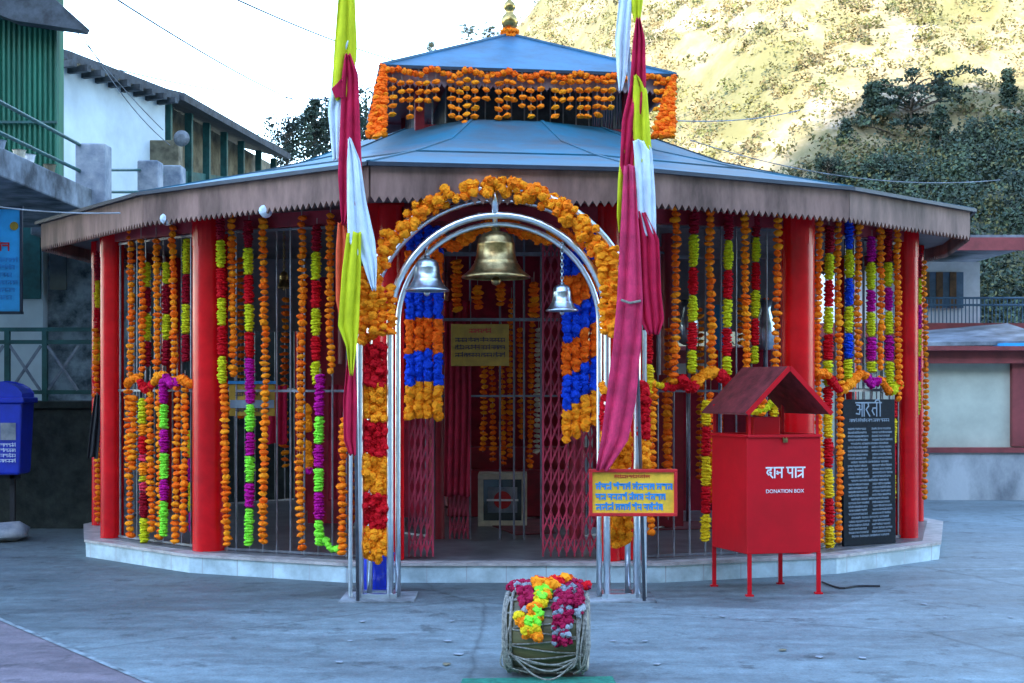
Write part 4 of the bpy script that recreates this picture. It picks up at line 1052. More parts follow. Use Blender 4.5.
leg_blocks([641, 646], [('fred', 384, 396), ('fred', 398, 438), ('bright', 442, 470)], AD + .0, 'slanting red and orange garland on the outside of the right arch leg')
# red ribbon on left leg
# blue drum behind left leg
g = MB(); g.smooth = True; g.lathe([(.10, 0), (.115, .02), (.12, .28), (.125, .30), (.11, .30)], (gx(378, 10.8), 10.85, 0), 20); tag(g.build('bucket', M['binblue']), 'dark blue plastic bucket standing behind the left arch leg', 'bucket')

# ------------------------------------------------------------------ bells
def bell(px_, yt, yb, w_px, D, hang_y, mtl, label):
    k = D / F; H = (yb - yt) * k; rb = w_px / 2 * k; x = gx(px_, D); zb_ = gz(yb, D)
    t = thing('bell', (x, D, zb_), label, 'bell', 'bells hanging from the steel arch')
    pr = [(1.0, 0), (1.0, .035), (.93, .07), (.78, .16), (.68, .28), (.63, .33), (.635, .36), (.60, .38), (.56, .55), (.54, .72), (.545, .75), (.52, .77), (.50, .86), (.40, .95), (.2, 1.0), (.12, 1.02), (.12, 1.10)]
    g = MB(); g.smooth = True; g.lathe([(.94 * rb, .0)] + [(r * rb, z * H) for r, z in pr], (x, D, zb_), 32, caps=False)
    g.build('bell_body', mtl, t, solid=.006)
    g = MB(); g.smooth = True; g.tube([(x, D, zb_ + H * .8), (x, D, zb_ - H * .05)], rb * .06, 8); g.lathe([(.0, -.12 * H), (.12 * rb, -.08 * H), (.15 * rb, 0), (.10 * rb, .06 * H), (0, .08 * H)], (x, D, zb_ - H * .05), 12, caps=False); g.build('clapper', mtl, t)
    g = MB(); zt = gz(hang_y, D); z = zb_ + H * 1.08; i = 0; L = .035
    while z < zt:
        pts = []
        for q in range(10):
            a = 2 * math.pi * q / 10; dx, dz = .010 * math.cos(a), .5 * L * math.sin(a)
            pts.append((x + (dx if i % 2 else 0), D + (0 if i % 2 else dx), z + dz + L * .3))
        g.tube(pts, .004, 5, closed=True); z += L * .72; i += 1
    g.build('chain', mtl, t); return t
bell(496, 232, 278, 68, AD + .1, 222, M['brass'], 'large brass bell hanging at the centre of the arch')
bell(427, 259, 291, 44, AD + .05, 243, M['bluesteel'], 'bluish steel bell hanging at the left of the arch')
bell(562, 285, 311, 32, AD + .05, 243, M['bluesteel'], 'small steel bell on a long chain at the right of the arch')
t = bell(284, 272, 288, 15, 13.1, 228, M['brass'], 'tiny brass bell hanging inside the left inner bay'); del t['group']

# ------------------------------------------------------------------ flags
def cloth(name, rows, D, mtl, parent, folds=3, amp=.03, ph=0, nx=22, label=None):
    amp *= .72
    """rows: (y, x_left, x_right) from top to bottom; a hanging folded sheet"""
    g = MB(); g.smooth = True; ys = []; n = 40
    def ev(v):
        for (a, b) in zip(rows, rows[1:]):
            if v <= b[0]:
                k = (v - a[0]) / max(1e-6, b[0] - a[0]); return a[1] + (b[1] - a[1]) * k, a[2] + (b[2] - a[2]) * k
        return rows[-1][1], rows[-1][2]
    vs = []
    for j in range(n + 1):
        v = rows[0][0] + (rows[-1][0] - rows[0][0]) * j / n; xl, xr = ev(v)
        for i in range(nx + 1):
            u = i / nx; f = math.sin(u * math.pi * 2 * folds + ph + v * .012) * amp + math.sin(u * 5 + v * .05 + ph) * amp * .4
            uu = u + .25 / folds / 6.28 * 2 * math.cos(u * math.pi * 2 * folds + ph + v * .012) * (0 < i < nx)
            vs.append(at(xl + (xr - xl) * uu, v + math.sin(u * 9 + ph) * 1.0, D + f))
    g.add(vs, [(j * (nx + 1) + i, j * (nx + 1) + i + 1, (j + 1) * (nx + 1) + i + 1, (j + 1) * (nx + 1) + i) for j in range(n) for i in range(nx)])
    o = g.build(name, mtl, parent, smooth=True, solid=.003)
    if label: o['label'] = label
    return o
FD = 10.25
t = thing('prayer_flag', (gx(354, FD), FD, 0), 'tall yellow, white and crimson flag on the pole left of the arch', 'flag', 'striped flags on poles beside the arch')
g = MB(); g.smooth = True; g.tube([(gx(357, FD), FD + .05, 0), (gx(350, FD), FD + .05, gz(-60, FD))], .013, 10); g.build('pole', M['rod'], t)
cloth('cloth', [(-60, 341, 352), (0, 338, 355), (50, 334, 357), (90, 332, 352), (100, 336, 345)], FD - .03, M['fl_yellow'], t, 2, .02, .3)
cloth('cloth', [(40, 346, 357), (60, 334, 357), (95, 330, 345), (110, 328, 342), (160, 333, 340)], FD - .01, M['fl_white'], t, 2, .02, 1)
cloth('cloth', [(54, 345, 350), (75, 342, 358), (130, 340, 360), (175, 338, 362), (205, 340, 358), (225, 342, 347)], FD - .055, M['fl_red'], t, 2.5, .022, 2)
cloth('cloth', [(80, 340, 343), (88, 332, 344), (98, 336, 344)], FD - .08, M['fl_red'], t, 1, .01, 2)
cloth('cloth', [(138, 348, 351), (160, 347, 360), (200, 347, 366), (240, 348, 375), (262, 362, 377), (290, 372, 376)], FD - .085, M['fl_white'], t, 2.2, .022, 0)
cloth('cloth', [(222, 338, 346), (250, 336, 352), (300, 336, 352), (330, 342, 350)], FD - .03, M['fl_orange'], t, 2, .02, 0)
cloth('cloth', [(232, 347, 361), (270, 342, 361), (325, 338, 359), (345, 346, 357), (375, 350, 353)], FD - .10, M['fl_yellow'], t, 2, .022, 1)
cloth('cloth', [(340, 349, 354), (400, 343, 357), (440, 344, 356), (455, 350, 356)], FD - .02, M['fl_red'], t, 2, .02, 1)
t = thing('prayer_flag', (gx(634, FD), FD, 0), 'tall white, crimson and yellow flag on the pole right of the arch', 'flag', 'striped flags on poles beside the arch')
g = MB(); g.smooth = True; g.tube([(gx(645, FD), FD + .05, 0), (gx(626, FD), FD + .05, gz(-60, FD))], .013, 10); g.build('pole', M['rod'], t)
cloth('cloth', [(-60, 622, 634), (0, 619, 632), (40, 615, 630), (75, 617, 626), (90, 619, 622)], FD + .0, M['fl_white'], t, 2, .02, .3)
cloth('cloth', [(-60, 628, 642), (0, 630, 643), (22, 634, 640)], FD - .02, M['fl_yellow'], t, 2, .015, 1)
cloth('cloth', [(18, 636, 640), (40, 633, 645), (85, 630, 646), (120, 622, 640), (165, 620, 634), (185, 627, 632)], FD - .05, M['fl_red'], t, 2.5, .022, 2)
cloth('cloth', [(75, 634, 638), (90, 633, 647), (130, 633, 650), (155, 634, 652), (165, 634, 640)], FD - .07, M['fl_yellow'], t, 2, .02, 0)
cloth('cloth', [(140, 633, 645), (150, 634, 652), (190, 637, 655), (215, 638, 656), (235, 646, 656)], FD - .09, M['fl_white'], t, 2, .02, 1)
cloth('cloth', [(150, 621, 627), (180, 618, 634), (215, 617, 628), (232, 619, 623)], FD - .03, M['fl_yellow'], t, 2, .02, 1)
cloth('cloth', [(212, 635, 645), (240, 634, 659), (290, 636, 661), (320, 640, 664), (334, 648, 659)], FD - .10, M['fl_red'], t, 3, .03, .5)
cloth('cloth', [(165, 624, 634), (240, 620, 640), (300, 617, 643), (345, 613, 641), (400, 606, 636), (440, 601, 628), (470, 596, 608)], FD - .14, mat('flag_rose', (.60, .025, .10), .85, var=.15, scale=8, bump=.2, bscale=90), t, 2.1, .022, 0)
g = MB(); g.tube([at(621, 300, FD - .17), at(630, 303, FD - .18), at(640, 301, FD - .15), at(642, 297, FD)], .009, 6); g.build('tie_string', M['rope'], t)

# ------------------------------------------------------------------ yellow sign
SD = 10.2
t = thing('sign_board', (gx(633, SD), SD, gz(516, SD)), 'yellow sign with blue writing and red frame in front of the right arch legs', 'sign')
x0, x1, z0, z1 = gx(589, SD), gx(677, SD), gz(516, SD), gz(469, SD)
g = MB(); g.box(((x0 + x1) / 2, SD, (z0 + z1) / 2), (x1 - x0 - .02, .02, z1 - z0 - .02)); g.build('panel', M['signyellow'], t)
g = MB(); fw = .024
g.box(((x0 + x1) / 2, SD - .008, z1 - fw / 2), (x1 - x0, .04, fw)); g.box(((x0 + x1) / 2, SD - .008, z0 + fw / 2), (x1 - x0, .04, fw))
for x in (x0 + fw / 2, x1 - fw / 2): g.box((x, SD - .009, (z0 + z1) / 2), (fw, .038, z1 - z0 - 2 * fw + .002))
g.build('frame', M['signred'], t, bevel=.003)
rng = random.Random(11); g = MB(); hh = .046
for i, (k, wds) in enumerate(((.205, 4), (.130, 4), (.056, 4))): scrub_text(g, (x0 + .045, SD - .011, z0 + k - .012), (1, 0, 0), (0, 0, 1), (x1 - x0) - (.08, .13, .15)[i], hh, wds, rng, th=.003, bold=.25)
g.build('writing', M['signblue'], t)
g = MB(); scrub_text(g, (x0 + .18, SD - .011, z1 - .066), (1, 0, 0), (0, 0, 1), .26, .022, 3, rng, th=.003); g.build('heading', M['signred'], t)

# ------------------------------------------------------------------ donation box
t = thing('donation_box', (2.05, 10.9, 0), 'red metal donation box on four legs with small gabled roof', 'donation box')
BO = at(747, 600, 10.6); BO.z = 0; th = R(13)
ux = Vector((math.cos(th), math.sin(th), 0)); uy = Vector((-math.sin(th + R(7)), math.cos(th + R(7)), 0))
bw, bd, bz0, bz1 = .605, .56, gz(555, 10.57), gz(437, 10.57)
def bq(a, b, z): return BO + ux * a + uy * b + Vector((0, 0, z))
g = MB(); vs = [bq(0, 0, bz0), bq(bw, 0, bz0), bq(bw, bd, bz0), bq(0, bd, bz0), bq(0, 0, bz1), bq(bw, 0, bz1), bq(bw, bd, bz1), bq(0, bd, bz1)]
g.add(vs, [(3, 2, 1, 0), (4, 5, 6, 7), (0, 1, 5, 4), (1, 2, 6, 5), (2, 3, 7, 6), (3, 0, 4, 7)]); g.build('body', M['redbox'], t, bevel=.006)
g = MB()
for (a0, b0), (a1, b1) in (((0, 0), (bw, 0)), ((bw, 0), (bw, bd)), ((bw, bd), (0, bd)), ((0, bd), (0, 0))):
    g.beam(bq(a0, b0, bz1 + .004), bq(a1, b1, bz1 + .004), .03, .022)
g.build('rim', M['redbox'], t, bevel=.003)
for a, b in ((.02, .0), (bw - .02, .0), (.02, bd), (bw - .02, bd)):
    g = MB(); g.beam(bq(a, b, 0), bq(a, b, bz0 + .0), .03, .03); g.box(bq(a, b, .006), (.06, .05, .012)); g.build('leg', M['redbox'], t)
for a, b in ((.012, bd - .02), (bw - .012, bd - .02)):
    g = MB(); g.beam(bq(a, b, bz1), bq(a, b, bz1 + .24), .022, .022); g.build('roof_post', M['redbox'], t)
for a, b in ((.03, .02), (bw - .02, .02)):
    g = MB(); g.beam(bq(a, b, bz1), bq(a, b, bz1 + .16), .02, .02); g.build('roof_post', M['redbox'], t)
ze, zp = gz(413, 10.5), gz(366, 10.5)
rm = bw / 2; rw = .345
for s in (-1, 1):
    g = MB(); a = [bq(rm + s * rw, -.08, ze), bq(rm, -.08, zp), bq(rm, bd + .08, zp), bq(rm + s * rw, bd + .08, ze)]
    dn = Vector((0, 0, -.016)); g.add(a + [p + dn for p in a], [(0, 1, 2, 3), (7, 6, 5, 4), (0, 4, 5, 1), (1, 5, 6, 2), (2, 6, 7, 3), (3, 7, 4, 0)])
    g.build('roof_slope', M['maroonroof'], t)
    g = MB(); g.beam(bq(rm + s * rw, -.082, ze - .01), bq(rm, -.082, zp - .01), .012, .035); g.build('roof_trim', M['redbox'], t)
g = MB(); p = bq(bw * .5, -.012, bz1 - .03); g.box(p, (.035, .02, .03), rot=th); g.tube([p + ux * -.012 + Vector((0, 0, .012)), p + ux * -.012 + Vector((0, 0, .032)), p + ux * .012 + Vector((0, 0, .032)), p + ux * .012 + Vector((0, 0, .012))], .003, 6); g.build('padlock', M['brass'], t)
g = MB(); c = bq(rm - .02, bd * .5, bz1 + .075); g.box(c, (.22, .16, .14), rot=th); g.build('coin_slot_box', M['redbox'], t, bevel=.006)
# white lettering
def strokes(mb, segs, o, ux_, uz_, s, th_, nrm):
    for a, b in segs:
        p, q = o + ux_ * a[0] * s + uz_ * a[1] * s, o + ux_ * b[0] * s + uz_ * b[1] * s
        d = (q - p).normalized(); sd_ = d.cross(nrm) * th_ / 2; p -= d * th_ * .4; q += d * th_ * .4
        v = [p - sd_, p + sd_, q + sd_, q - sd_]; mb.add(v + [k + nrm * .003 for k in v], [(0, 1, 2, 3), (4, 5, 6, 7), (0, 1, 5, 4), (1, 2, 6, 5), (2, 3, 7, 6), (3, 0, 4, 7)])
GL_ = {
 'da': ([((0, 1), (.75, 1)), ((.5, 1), (.5, .78)), ((.5, .78), (.2, .74)), ((.2, .74), (.08, .5)), ((.08, .5), (.25, .3)), ((.25, .3), (.5, .36)), ((.5, .36), (.55, .5)), ((.55, .5), (.4, .55)), ((.4, .32), (.7, .0))], .72),
 'aa': ([((0, 1), (.35, 1)), ((.2, 1), (.2, 0))], .35),
 'na': ([((0, 1), (.8, 1)), ((.62, 1), (.62, 0)), ((.62, .5), (.25, .5)), ((.25, .5), (.12, .62)), ((.25, .5), (.2, .36)), ((.2, .36), (.08, .42))], .8),
 'pa': ([((0, 1), (.8, 1)), ((.62, 1), (.62, 0)), ((.15, 1), (.15, .55)), ((.15, .55), (.3, .42)), ((.3, .42), (.62, .48))], .8),
 'tra': ([((0, 1), (.85, 1)), ((.62, 1), (.62, 0)), ((.62, .66), (.1, .66)), ((.62, .4), (.1, .08))], .85)}
nrm = ux.cross(Vector((0, 0, 1))); up = Vector((0, 0, 1))
g = MB(); s = .075; x = 0
for k in ('da', 'aa', 'na', None, 'pa', 'aa', 'tra'):
    if k is None: x += .35 * s; continue
    strokes(g, GL_[k][0], bq(.155 + x, 0, gz(478, 10.6)) + nrm * .001, ux, up, s, .011, nrm); x += GL_[k][1] * s
g.build('writing', M['white'], t)
p = bq(.150, 0, gz(493.5, 10.6)) + nrm * .004; o = font_mesh('writing', 'DONATION BOX', .040, M['white'], t, p, ux, up, .001)
# widen to match bold small capitals
# ------------------------------------------------------------------ black plaque
a, b = at(844, 545, 12.40), at(896, 541, 12.70)
a.z = b.z = FL + .006
hx = (b - a); wpl = hx.length; hxn = hx.normalized(); hn = hxn.cross(Vector((0, 0, 1))); lean = (Vector((0, 0, 1)) - hn * .012).normalized(); hpl = gz(400, 12.6) - FL
t = thing('stone_plaque', (a + b) / 2, 'tall black granite plaque with rows of engraved verses', 'plaque')
g = MB(); q = [a, b, b + lean * hpl, a + lean * hpl]; g.add(q + [p - hn * .03 for p in q], [(0, 1, 2, 3), (7, 6, 5, 4), (0, 4, 5, 1), (1, 5, 6, 2), (2, 6, 7, 3), (3, 7, 4, 0)]); g.build('slab', M['granite'], t, bevel=.003)
g = MB(); rng = random.Random(4); nl = 30
for i in range(nl):
    z = hpl * (.80 - .76 * i / nl) - .012
    if i % 5 == 4: scrub_text(g, a + hxn * wpl * .14 + lean * z + hn * .001, hxn, lean, wpl * .72, .017, 4, rng, hn, .002)
    else:
        for x0_ in (.08, .53): scrub_text(g, a + hxn * wpl * (x0_ + rng.uniform(0, .02)) + lean * z + hn * .001, hxn, lean, wpl * rng.uniform(.34, .40), .017, 3, rng, hn, .002)
g.build('verses', M['engraved'], t)
g = MB(); scrub_text(g, a + hxn * wpl * .12 + lean * hpl * .845 + hn * .001, hxn, lean, wpl * .76, .028, 5, rng, hn, .002); g.build('subheading', M['engraved'], t)
g = MB(); s = .12; x = 0; base = a + hxn * wpl * .24 + lean * hpl * .885 + hn * .001
for k in ([((0, 1), (.85, 1)), ((.1, .85), (.4, .8)), ((.4, .8), (.35, .55)), ((.2, .52), (.42, .5)), ((.42, .5), (.35, .15)), ((.35, .15), (.05, .2)), ((.42, .5), (.62, .5)), ((.62, 1), (.62, 0)), ((.82, 1), (.82, 0))],
          [((0, 1), (.6, 1)), ((.3, 1), (.35, .75)), ((.35, .75), (.1, .5)), ((.1, .5), (.45, 0))],
          [((0, 1), (.7, 1)), ((.55, 1), (.55, 0)), ((.55, .6), (.2, .6)), ((.2, .6), (.1, .4)), ((.1, .4), (.3, .1))],
          [((0, 1), (.35, 1)), ((.2, 1), (.2, 0)), ((.2, 1), (.1, 1.2)), ((.1, 1.2), (-.2, 1.2)), ((-.2, 1.2), (-.3, 1.05))]):
    strokes(g, k, base + hxn * x, hxn, lean, s, .012, hn); x += {9: .92, 4: .6, 5: .7}.get(len(k), .6) * s
g.build('heading', M['engraved'], t)

# ------------------------------------------------------------------ notices on the temple
def small_sign(px0, px1, y0, y1, D, board, label, rows, ink, head=None, name='notice'):
    t = thing(name, at((px0 + px1) / 2, y1, D), label, 'notice')
    g = MB(); pbox(g, px0, px1, y0, y1, D, .02); g.build('board', M[board], t, bevel=.004)
    rng = random.Random(9); g = MB()
    for yy, h_, m_ in rows:
        p = at(px0 + m_, yy, D - .003); scrub_text(g, p, (1, 0, 0), (0, 0, 1), gx(px1 - m_, D) - p.x, h_, 4, rng, th=.003)
    g.build('writing', M[ink], t)
    if head:
        g = MB(); p = at(px0 + 18, head, D - .003); scrub_text(g, p, (1, 0, 0), (0, 0, 1), gx(px1 - 18, D) - p.x, .035, 2, rng, th=.003); g.build('heading', M['signred'], t)
    return t
small_sign(451, 509, 324, 366, 12.05, 'noticeyellow', 'dark yellow notice hanging in the doorway below the brass bell', ((342, .035, 4), (349.5, .035, 4), (357, .035, 4)), 'inkdark', 333)
n_ = small_sign(229, 275, 384, 416, wallD(250) + .05, 'noticeyellow', 'square yellow notice with a blue band on the left grille', ((396, .03, 6), (412, .03, 6)), 'inkdark')
g = MB(); pbox(g, 230, 274, 400, 408, wallD(250) + .044, .008); g.build('stripe', M['engraved'], n_)
g = MB(); pbox(g, 228, 276, 381, 384, wallD(250) + .04, .03); g.build('top_rail', M['signblue'], n_)

# glass fronted box inside the sanctum
D = 14.2; t = thing('glass_box', at(502, 520, D), 'cream framed glass box with red emblem inside the doorway', 'box')
x0, x1, z0, z1 = gx(478, D), gx(527, D), FL + .004, gz(474, D)
g = MB(); g.box(((x0 + x1) / 2, D + .22, (z0 + z1) / 2), (x1 - x0 - .06, .36, z1 - z0 - .06)); g.build('body', M['glass'], t)
g = MB(); e = .055
for z in (z0 + e / 2, z1 - e / 2): g.box(((x0 + x1) / 2, D + .2, z), (x1 - x0, .42, e))
for x in (x0 + e / 2, x1 - e / 2): g.box((x, D + .2, (z0 + z1) / 2), (e, .42, z1 - z0 - 2 * e))
g.build('frame', M['ivory'], t, bevel=.005)
g = MB(); g.box(((x0 + x1) / 2, D + .03, (z0 + z1) / 2 + .0), (.30, .012, .26)); g.build('inner_panel', M['pillar'], t)
g = MB(); g.lathe([(0, 0), (.09, 0), (.09, .01), (0, .01)], ((x0 + x1) / 2, D + .008, (z0 + z1) / 2), 16, 'Y'); g.build('emblem', M['signred'], t)
g = MB(); g.box(((x0 + x1) / 2, D - .0, (z0 + z1) / 2), (.32, .01, .02)); g.build('bar', M['white'], t)
# curtain, carpet, black cloth, donation pot
t = thing('curtain', at(458, 500, 12.75), 'dark maroon curtain hanging on the left inside the doorway', 'curtain')
cloth('fabric', [(300, 444, 470), (400, 445, 471), (496, 444, 470)], 12.75, M['cloth_maroon'], t, 4, .03, 0)
g = MB(); pts = [gp(480, 522, FL), gp(545, 519, FL), gp(556, 534, FL), gp(516, 536, FL)]
g.prism([(p.x, p.y) for p in pts][::-1], FL + .006, FL + .014); tag(g.build('carpet', M['carpet']), 'red carpet strip on the temple floor beside the glass box', 'carpet')
g = MB(); pts = [gp(655, 523, FL), gp(735, 521, FL), gp(735, 529, FL), gp(655, 531, FL)]
g.prism([(p.x, p.y) for p in pts][::-1], FL + .006, FL + .014); tag(g.build('carpet', M['carpet']), 'red carpet strip on the temple floor left of the donation box', 'carpet')
t = thing('black_cloth', at(95, 462, 14.1), 'black cloth hanging on the leftmost red pillar', 'cloth')
cloth('fabric', [(394, 95, 100), (420, 91, 101), (458, 87, 98)], 13.95, M['black'], t, 2, .02, 0)
for px_, c, lab in ((275, 'red', 'bright red cloth panel hanging inside behind the square notice'), (338, 'crimson', 'dark red cloth hanging inside behind the left flag')):
    t = thing('hanging_cloth', at(px_, 440, 12.9), lab, 'cloth'); cloth('fabric', [(385, px_ - 10, px_ + 12), (444 if px_ == 275 else 500, px_ - 10, px_ + 12)], 12.9, M['fl_red'] if c == 'red' else M['cloth_maroon'], t, 3, .02, 1)
# brightly wrapped objects inside right bay (steel pots)
for i, (px_, y0, y1, D, c) in enumerate(((688, 300, 345, 14.6, 'bluesteel'), (720, 305, 350, 14.9, 'signblue'), (765, 300, 350, 14.8, 'bluesteel'))):
    g = MB(); g.smooth = True; k = D / F; g.lathe([(.05, 0), (.10, .03), (.11, (y1 - y0) * k * .5), (.06, (y1 - y0) * k * .8), (.08, (y1 - y0) * k)], at(px_, y1, D), 16)
    g.cur = 0; tb = at(px_, y1, D); g.tube([(tb.x, tb.y, FL), tb], .02, 8)
    tag(g.build('pedestal_urn', M[c]), ['steel urn on a stand inside, left of the second lime and red garland', 'blue urn on a stand inside, right of the bushy swag', 'steel urn on a stand inside, beside the right wide pillar'][i], 'urn')

# ------------------------------------------------------------------ marigold strings of the upper tier
GU = 'short marigold strings under the upper roof'
def on_front(px_, y_, k=1.012):
    """point in the upper front fascia plane seen at a pixel column"""
    a, b = A_ - v_ * .03, B_ - v_ * .03; kx = (px_ - 512) / F; u = (kx * a.y - a.x) / ((b.x - a.x) - kx * (b.y - a.y)); return a.lerp(b, u)
for i, px_ in enumerate([393, 402, 410, 419, 427, 436, 451, 459, 467, 475, 487, 499, 507, 513, 522, 531, 541, 555, 563, 570, 580, 588, 597, 604, 611, 656, 662, 668]):
    p = on_front(px_, 0); D = p.y; g = MB(); yb = random.choice((118, 122, 110, 124, 104)); y = 82 + random.uniform(-2, 2)
    if px_ > 600: yb = 112
    zz = gz(y, D)
    while y < yb:
        g.cur = random.choices((0, 1), (3, 1))[0]; q = Vector((p.x + random.uniform(-.008, .008), p.y - .02, gz(y, D))); g.bead(q, .038 * random.uniform(.9, 1.15), .024, 8, .2, .4); y += 8.6
    g.cur = 2; g.tube([(p.x, p.y - .02, A_.z - .03), (p.x, p.y - .02, gz(y - 8, D))], .003, 4)
    tag(g.build('marigold_string', [M['orange'], M['bright'], M['thread']]), 'short marigold string hanging below the scalloped fascia of the upper roof', 'garland', GU)
P = [on_front(x, 0) + Vector((0, -.03, -.055 + .03 * math.sin(i * 1.9))) for i, x in enumerate(range(388, 672, 11))]
g = MB()
for p in curve_pts(P, .05):
    if True: g.cur = random.choice((0, 1)); g.blossom(p + Vector((0, 0, random.uniform(-.012, .012))), .034)
tag(g.build('fascia_garland', [M['orange'], M['deep']]), 'horizontal marigold garland pinned along the upper roof fascia', 'garland', GA)
def corner(top, bot0, bot1, n, label):
    g = MB()
    for k in range(n):
        e = Vector(bot0).lerp(Vector(bot1), k / (n - 1)); L = (e - top).length; m_ = int(L / .042)
        for i in range(m_ + 1):
            g.cur = random.choices((0, 1), (2, 1))[0]; g.bead(Vector(top).lerp(e, i / m_) + Vector((random.uniform(-.012, .012), random.uniform(-.012, .012), random.uniform(-.01, .01))), .04, .028, 8, .25, .6)
    return tag(g.build('corner_garland', [M['deep'], M['orange']]), label, 'garland', GU.replace('short', 'corner'))
corner(A_ + Vector((0, -.02, -.02)), at(368, 136, 12.9), at(384, 134, 12.9), 4, 'fan of marigold strings sloping from the left corner of the upper roof')
corner(B_ + Vector((.0, -.02, -.03)), at(654, 137, 13.3), at(672, 136, 13.3), 4, 'fan of marigold strings sloping from the right corner of the upper roof')
g = MB()
for i in range(26):
    a = 2 * math.pi * i / 13; g.cur = 0; g.blossom((ap.x + .07 * math.cos(a), ap.y + .07 * math.sin(a), ap.z - .02 + .05 * (i // 13)), .035)
tag(g.build('finial_garland', M['orange']), 'orange flower ring tied around the base of the golden finial', 'garland', GA)
hang_cluster(376, 379, 136, 137, 12.7, ['orange'], 'tiny marigold tuft at the foot of the left corner fan on the roof', 1)

# ------------------------------------------------------------------ drum with flowers
DD = 7.75; cx = gx(547, DD); R0 = .205; z_c = .24
t = thing('dhol_drum', (cx, DD, .02), 'rope laced wooden barrel drum lying on the green mat', 'drum')
hw = .222
ang = R(-6)
def dq(x, y, z): 
    return Vector((cx + x * math.cos(ang) - y * math.sin(ang), DD + x * math.sin(ang) + y * math.cos(ang), z))
def lx(prof, n=36, sm=True):
    g = MB(); g.smooth = sm; vs = []; k = len(prof); fs = []
    for i in range(n):
        a = 2 * math.pi * i / n
        for x, r in prof: vs.append(dq(x, r * math.cos(a), z_c + r * math.sin(a)))
    for i in range(n):
        j = (i + 1) % n
        for q in range(k - 1): fs.append((i * k + q, i * k + q + 1, j * k + q + 1, j * k + q))
    g.add(vs, fs); return g
g = lx([(-hw, 0), (-hw, .19), (-hw * .7, .212), (0, .222), (hw * .7, .212), (hw, .19), (hw, 0)]); g.build('barrel', M['wood'], t)
for s in (-1, 1):
    g = lx([(s * (hw + .004), 0), (s * (hw + .008), .17), (s * (hw + .006), .195)]); g.build('drum_head', M['skin'], t)
    g = MB(); g.smooth = True; pts = [dq(s * (hw - .005), .203 * math.cos(2 * math.pi * i / 32), z_c + .203 * math.sin(2 * math.pi * i / 32)) for i in range(32)]; g.tube(pts, .014, 8, closed=True)
    pts = [dq(s * (hw - .04), .213 * math.cos(2 * math.pi * i / 32), z_c + .213 * math.sin(2 * math.pi * i / 32)) for i in range(32)]; g.tube(pts, .009, 8, closed=True); g.build('hoop', M['rope'], t)
g = MB()
for i in range(15):
    a0 = 2 * math.pi * i / 15; a1 = 2 * math.pi * (i + .5) / 15
    for (s0, aa), (s1, ab) in (((-1, a0), (1, a1)), ((1, a1), (-1, a0 + 2 * math.pi / 15))):
        pts = []
        for k in range(7):
            u = k / 6; x = (s0 + (s1 - s0) * u) * (hw - .01); a = aa + (ab - aa) * u; r = .226 + .006 * math.sin(u * math.pi) - .022 * abs(2 * u - 1) ** 2
            pts.append(dq(x, r * math.cos(a), z_c + r * math.sin(a)))
        g.tube(pts, .0045, 5)
g.build('lacing', M['rope'], t)
g = MB(); rng = random.Random(8)
for s, nn in ((-1, 7), (1, 6)):
    for i in range(nn):
        x = s * (hw + .006) + rng.uniform(-.05, .02) * s; pts = [dq(x, -.10, z_c + .20), dq(x + rng.uniform(-.02, .02), -.19, z_c + .10), dq(x + rng.uniform(-.02, .02), -.235, z_c - .03), dq(x + rng.uniform(-.03, .03), -.22, z_c - .15), dq(x - s * rng.uniform(0, .12), -.17, z_c - .2)]
        g.tube(curve_pts(pts, .02), .0045, 6)
for zz in (.06, .10, .03):
    pts = [dq(-hw + .02, -.20, z_c - .10 + zz * .3), dq(-.05, -.232, z_c - .10 - zz), dq(.07, -.232, z_c - .11 - zz), dq(hw - .01, -.2, z_c - .10 + zz * .2)]; g.tube(curve_pts(pts, .02), .005, 6)
g.build('carry_rope', M['rope'], t)
g = MB(); pts = [gp(468, 677), gp(592, 673), gp(640, 720), gp(440, 720)]
P_ = [(cx - .62, DD - .70), (cx + .36, DD - .70), (cx + .36, DD - .10), (cx - .38, DD - .06)]
P_ = [(gx(462, 7.5), 7.56), (gx(462, 7.5) - .03, 6.9), (gx(622, 7.4), 6.9), (gx(614, 7.5), 7.62)]
g.prism([P_[0], P_[1], P_[2], P_[3]], .004, .016); tag(g.build('mat', M['mat_green'], bevel=.003), 'dark green mat under the front of the drum', 'mat')
# flower heap on the drum
def drape(xs, a0, a1, cols, label, n, r0=.225, rr=.024, w_=.03):
    g = MB(); uc = list(dict.fromkeys(cols))
    for i in range(n):
        u = i / n; a = a0 + (a1 - a0) * u; x = xs[0] + (xs[1] - xs[0]) * u + random.uniform(-w_, w_)
        r = r0 + random.uniform(0, .03); g.cur = uc.index(cols[int(u * len(cols) * 2) % len(cols)] if random.random() < .7 else random.choice(cols))
        g.blossom(dq(x, -r * math.cos(a), z_c + r * math.sin(a)), rr * random.uniform(.8, 1.25))
    return tag(g.build('flower_garland', [M[c] for c in uc]), label, 'garland', 'flower garlands heaped on the drum')
drape((-.03, .02), R(150), R(75), ['orange', 'bright', 'fred', 'bright'], 'orange and red flower cluster on top of the drum', 90, .245, .03, .07)
drape((-.0, -.07), R(80), R(8), ['orange', 'green', 'bright', 'green', 'yellow'], 'orange, green and yellow garland falling down the middle of the drum', 95, .235, .025, .03)
drape((-.10, -.05), R(28), R(0), ['yellow', 'bright', 'orange'], 'yellow marigold cluster at the lower left front of the drum', 34, .235, .024, .04)
drape((-.16, -.08), R(120), R(32), ['rose', 'rose', 'rose', 'rose', 'pillar'], 'dark rose petal garland over the left shoulder of the drum', 170, .228, .018, .035)
drape((.10, .10), R(120), R(-8), ['rose', 'rose', 'rose', 'pillar', 'rose'], 'dark rose petal garland with white threads on the right half of the drum', 230, .228, .018, .045)
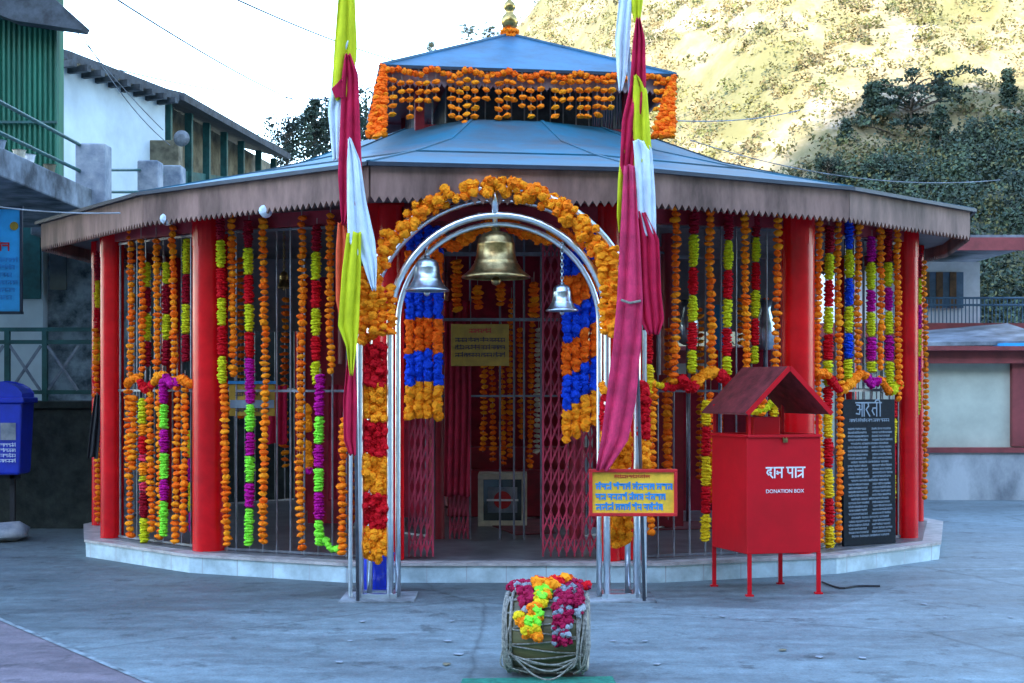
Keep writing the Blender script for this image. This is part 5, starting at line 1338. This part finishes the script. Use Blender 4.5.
drape((.17, .19), R(110), R(30), ['rose', 'rose', 'pillar'], 'rose petal strand over the right hoop of the drum', 60, .226, .016, .02)
drape((-.20, -.02), R(118), R(82), ['rose', 'rose', 'rose', 'pillar'], 'rose petals heaped on the top left edge of the drum', 90, .235, .020, .03)
drape((.05, .22), R(112), R(88), ['rose', 'rose', 'fred'], 'rose and red petals heaped on the top right edge of the drum', 80, .240, .020, .03)
drape((.09, .13), R(118), R(100), ['fred', 'bright'], 'red and orange blooms at the very top right of the drum', 14, .262, .034, .03)

# ------------------------------------------------------------------ small litter and wires
GZ = 'pale scraps scattered on the paving'
for i, (px_, y) in enumerate(((363, 622), (350, 642), (340, 663), (452, 622), (448, 642), (446, 665), (645, 642), (657, 665), (613, 642), (925, 605), (945, 618), (783, 651), (820, 658), (862, 659), (1010, 618), (722, 617), (458, 655))):
    p = gp(px_, y); g = MB(); a = random.uniform(0, 3); s = random.uniform(.016, .032)
    pts = [(p.x + s * math.cos(a + q * 1.257) * random.uniform(.6, 1.3), p.y + s * 1.4 * math.sin(a + q * 1.257) * random.uniform(.6, 1.2)) for q in range(5)]
    g.add([(x, y_, .006 + random.uniform(0, .004)) for x, y_ in pts] + [(x, y_, .008 + random.uniform(0, .003)) for x, y_ in pts], [(4, 3, 2, 1, 0), (5, 6, 7, 8, 9)] + [(q, (q + 1) % 5, 5 + (q + 1) % 5, 5 + q) for q in range(5)])
    tag(g.build('paper_scrap', M['ochre'] if i in (11, 5) else M['pillar']), 'small pale scrap lying flat on the courtyard paving', 'litter', GZ)
def wire(a, b, sag, label, r=.012):
    a, b = Vector(a), Vector(b); g = MB(); pts = [a.lerp(b, i / 24) - Vector((0, 0, sag * 4 * (i / 24) * (1 - i / 24))) for i in range(25)]; g.tube(pts, r, 5)
    tag(g.build('overhead_wire', M['tin']), label, 'wire', 'overhead wires')
wire(at(95, -15, 14), at(308, 106, 30), .1, 'overhead wire slanting from the top left down to the dark trees')
wire(at(225, -6, 16), at(420, 66, 30), .1, 'overhead wire crossing behind the left flag near the top')
wire(at(120, 70, 24), at(335, 99, 34), .15, 'thin nearly level wire over the white building roof')
wire(at(75, 30, 20), at(163, 130, 23.8), .05, 'thin wire running down to the small round dish', .008)
wire(at(83, 36, 20), at(170, 145, 24), .15, 'second thin wire running down to the ochre box', .008)
wire(at(660, 120, 40), at(800, 110, 60), .2, 'wire crossing the sunlit hill right of the upper roof', .02)
wire(at(0, 207, 12), at(120, 213, 11), .02, 'wire strung from the terrace to the left end of the eave', .006)
wire(at(690, 140, 40), at(1000, 180, 45), .5, 'slack wire low over the right roof slope', .015)
# loose stone at the left edge
g = MB(); g.smooth = True; p = gp(0, 540); g.bead((p.x, p.y, .06), .30, .12, 12, .12, .1); tag(g.build('boulder', M['pillar']), 'flat pale stone on the ground below the blue bin', 'stone')
# cable on the paving right of the donation box
g = MB(); g.tube(curve_pts([gp(822, 582, .01), gp(840, 588, .01), gp(858, 586, .01), gp(880, 586, .01)], .05), .008, 6); tag(g.build('cable', M['black']), 'short black cable lying on the paving beside the plinth', 'cable')
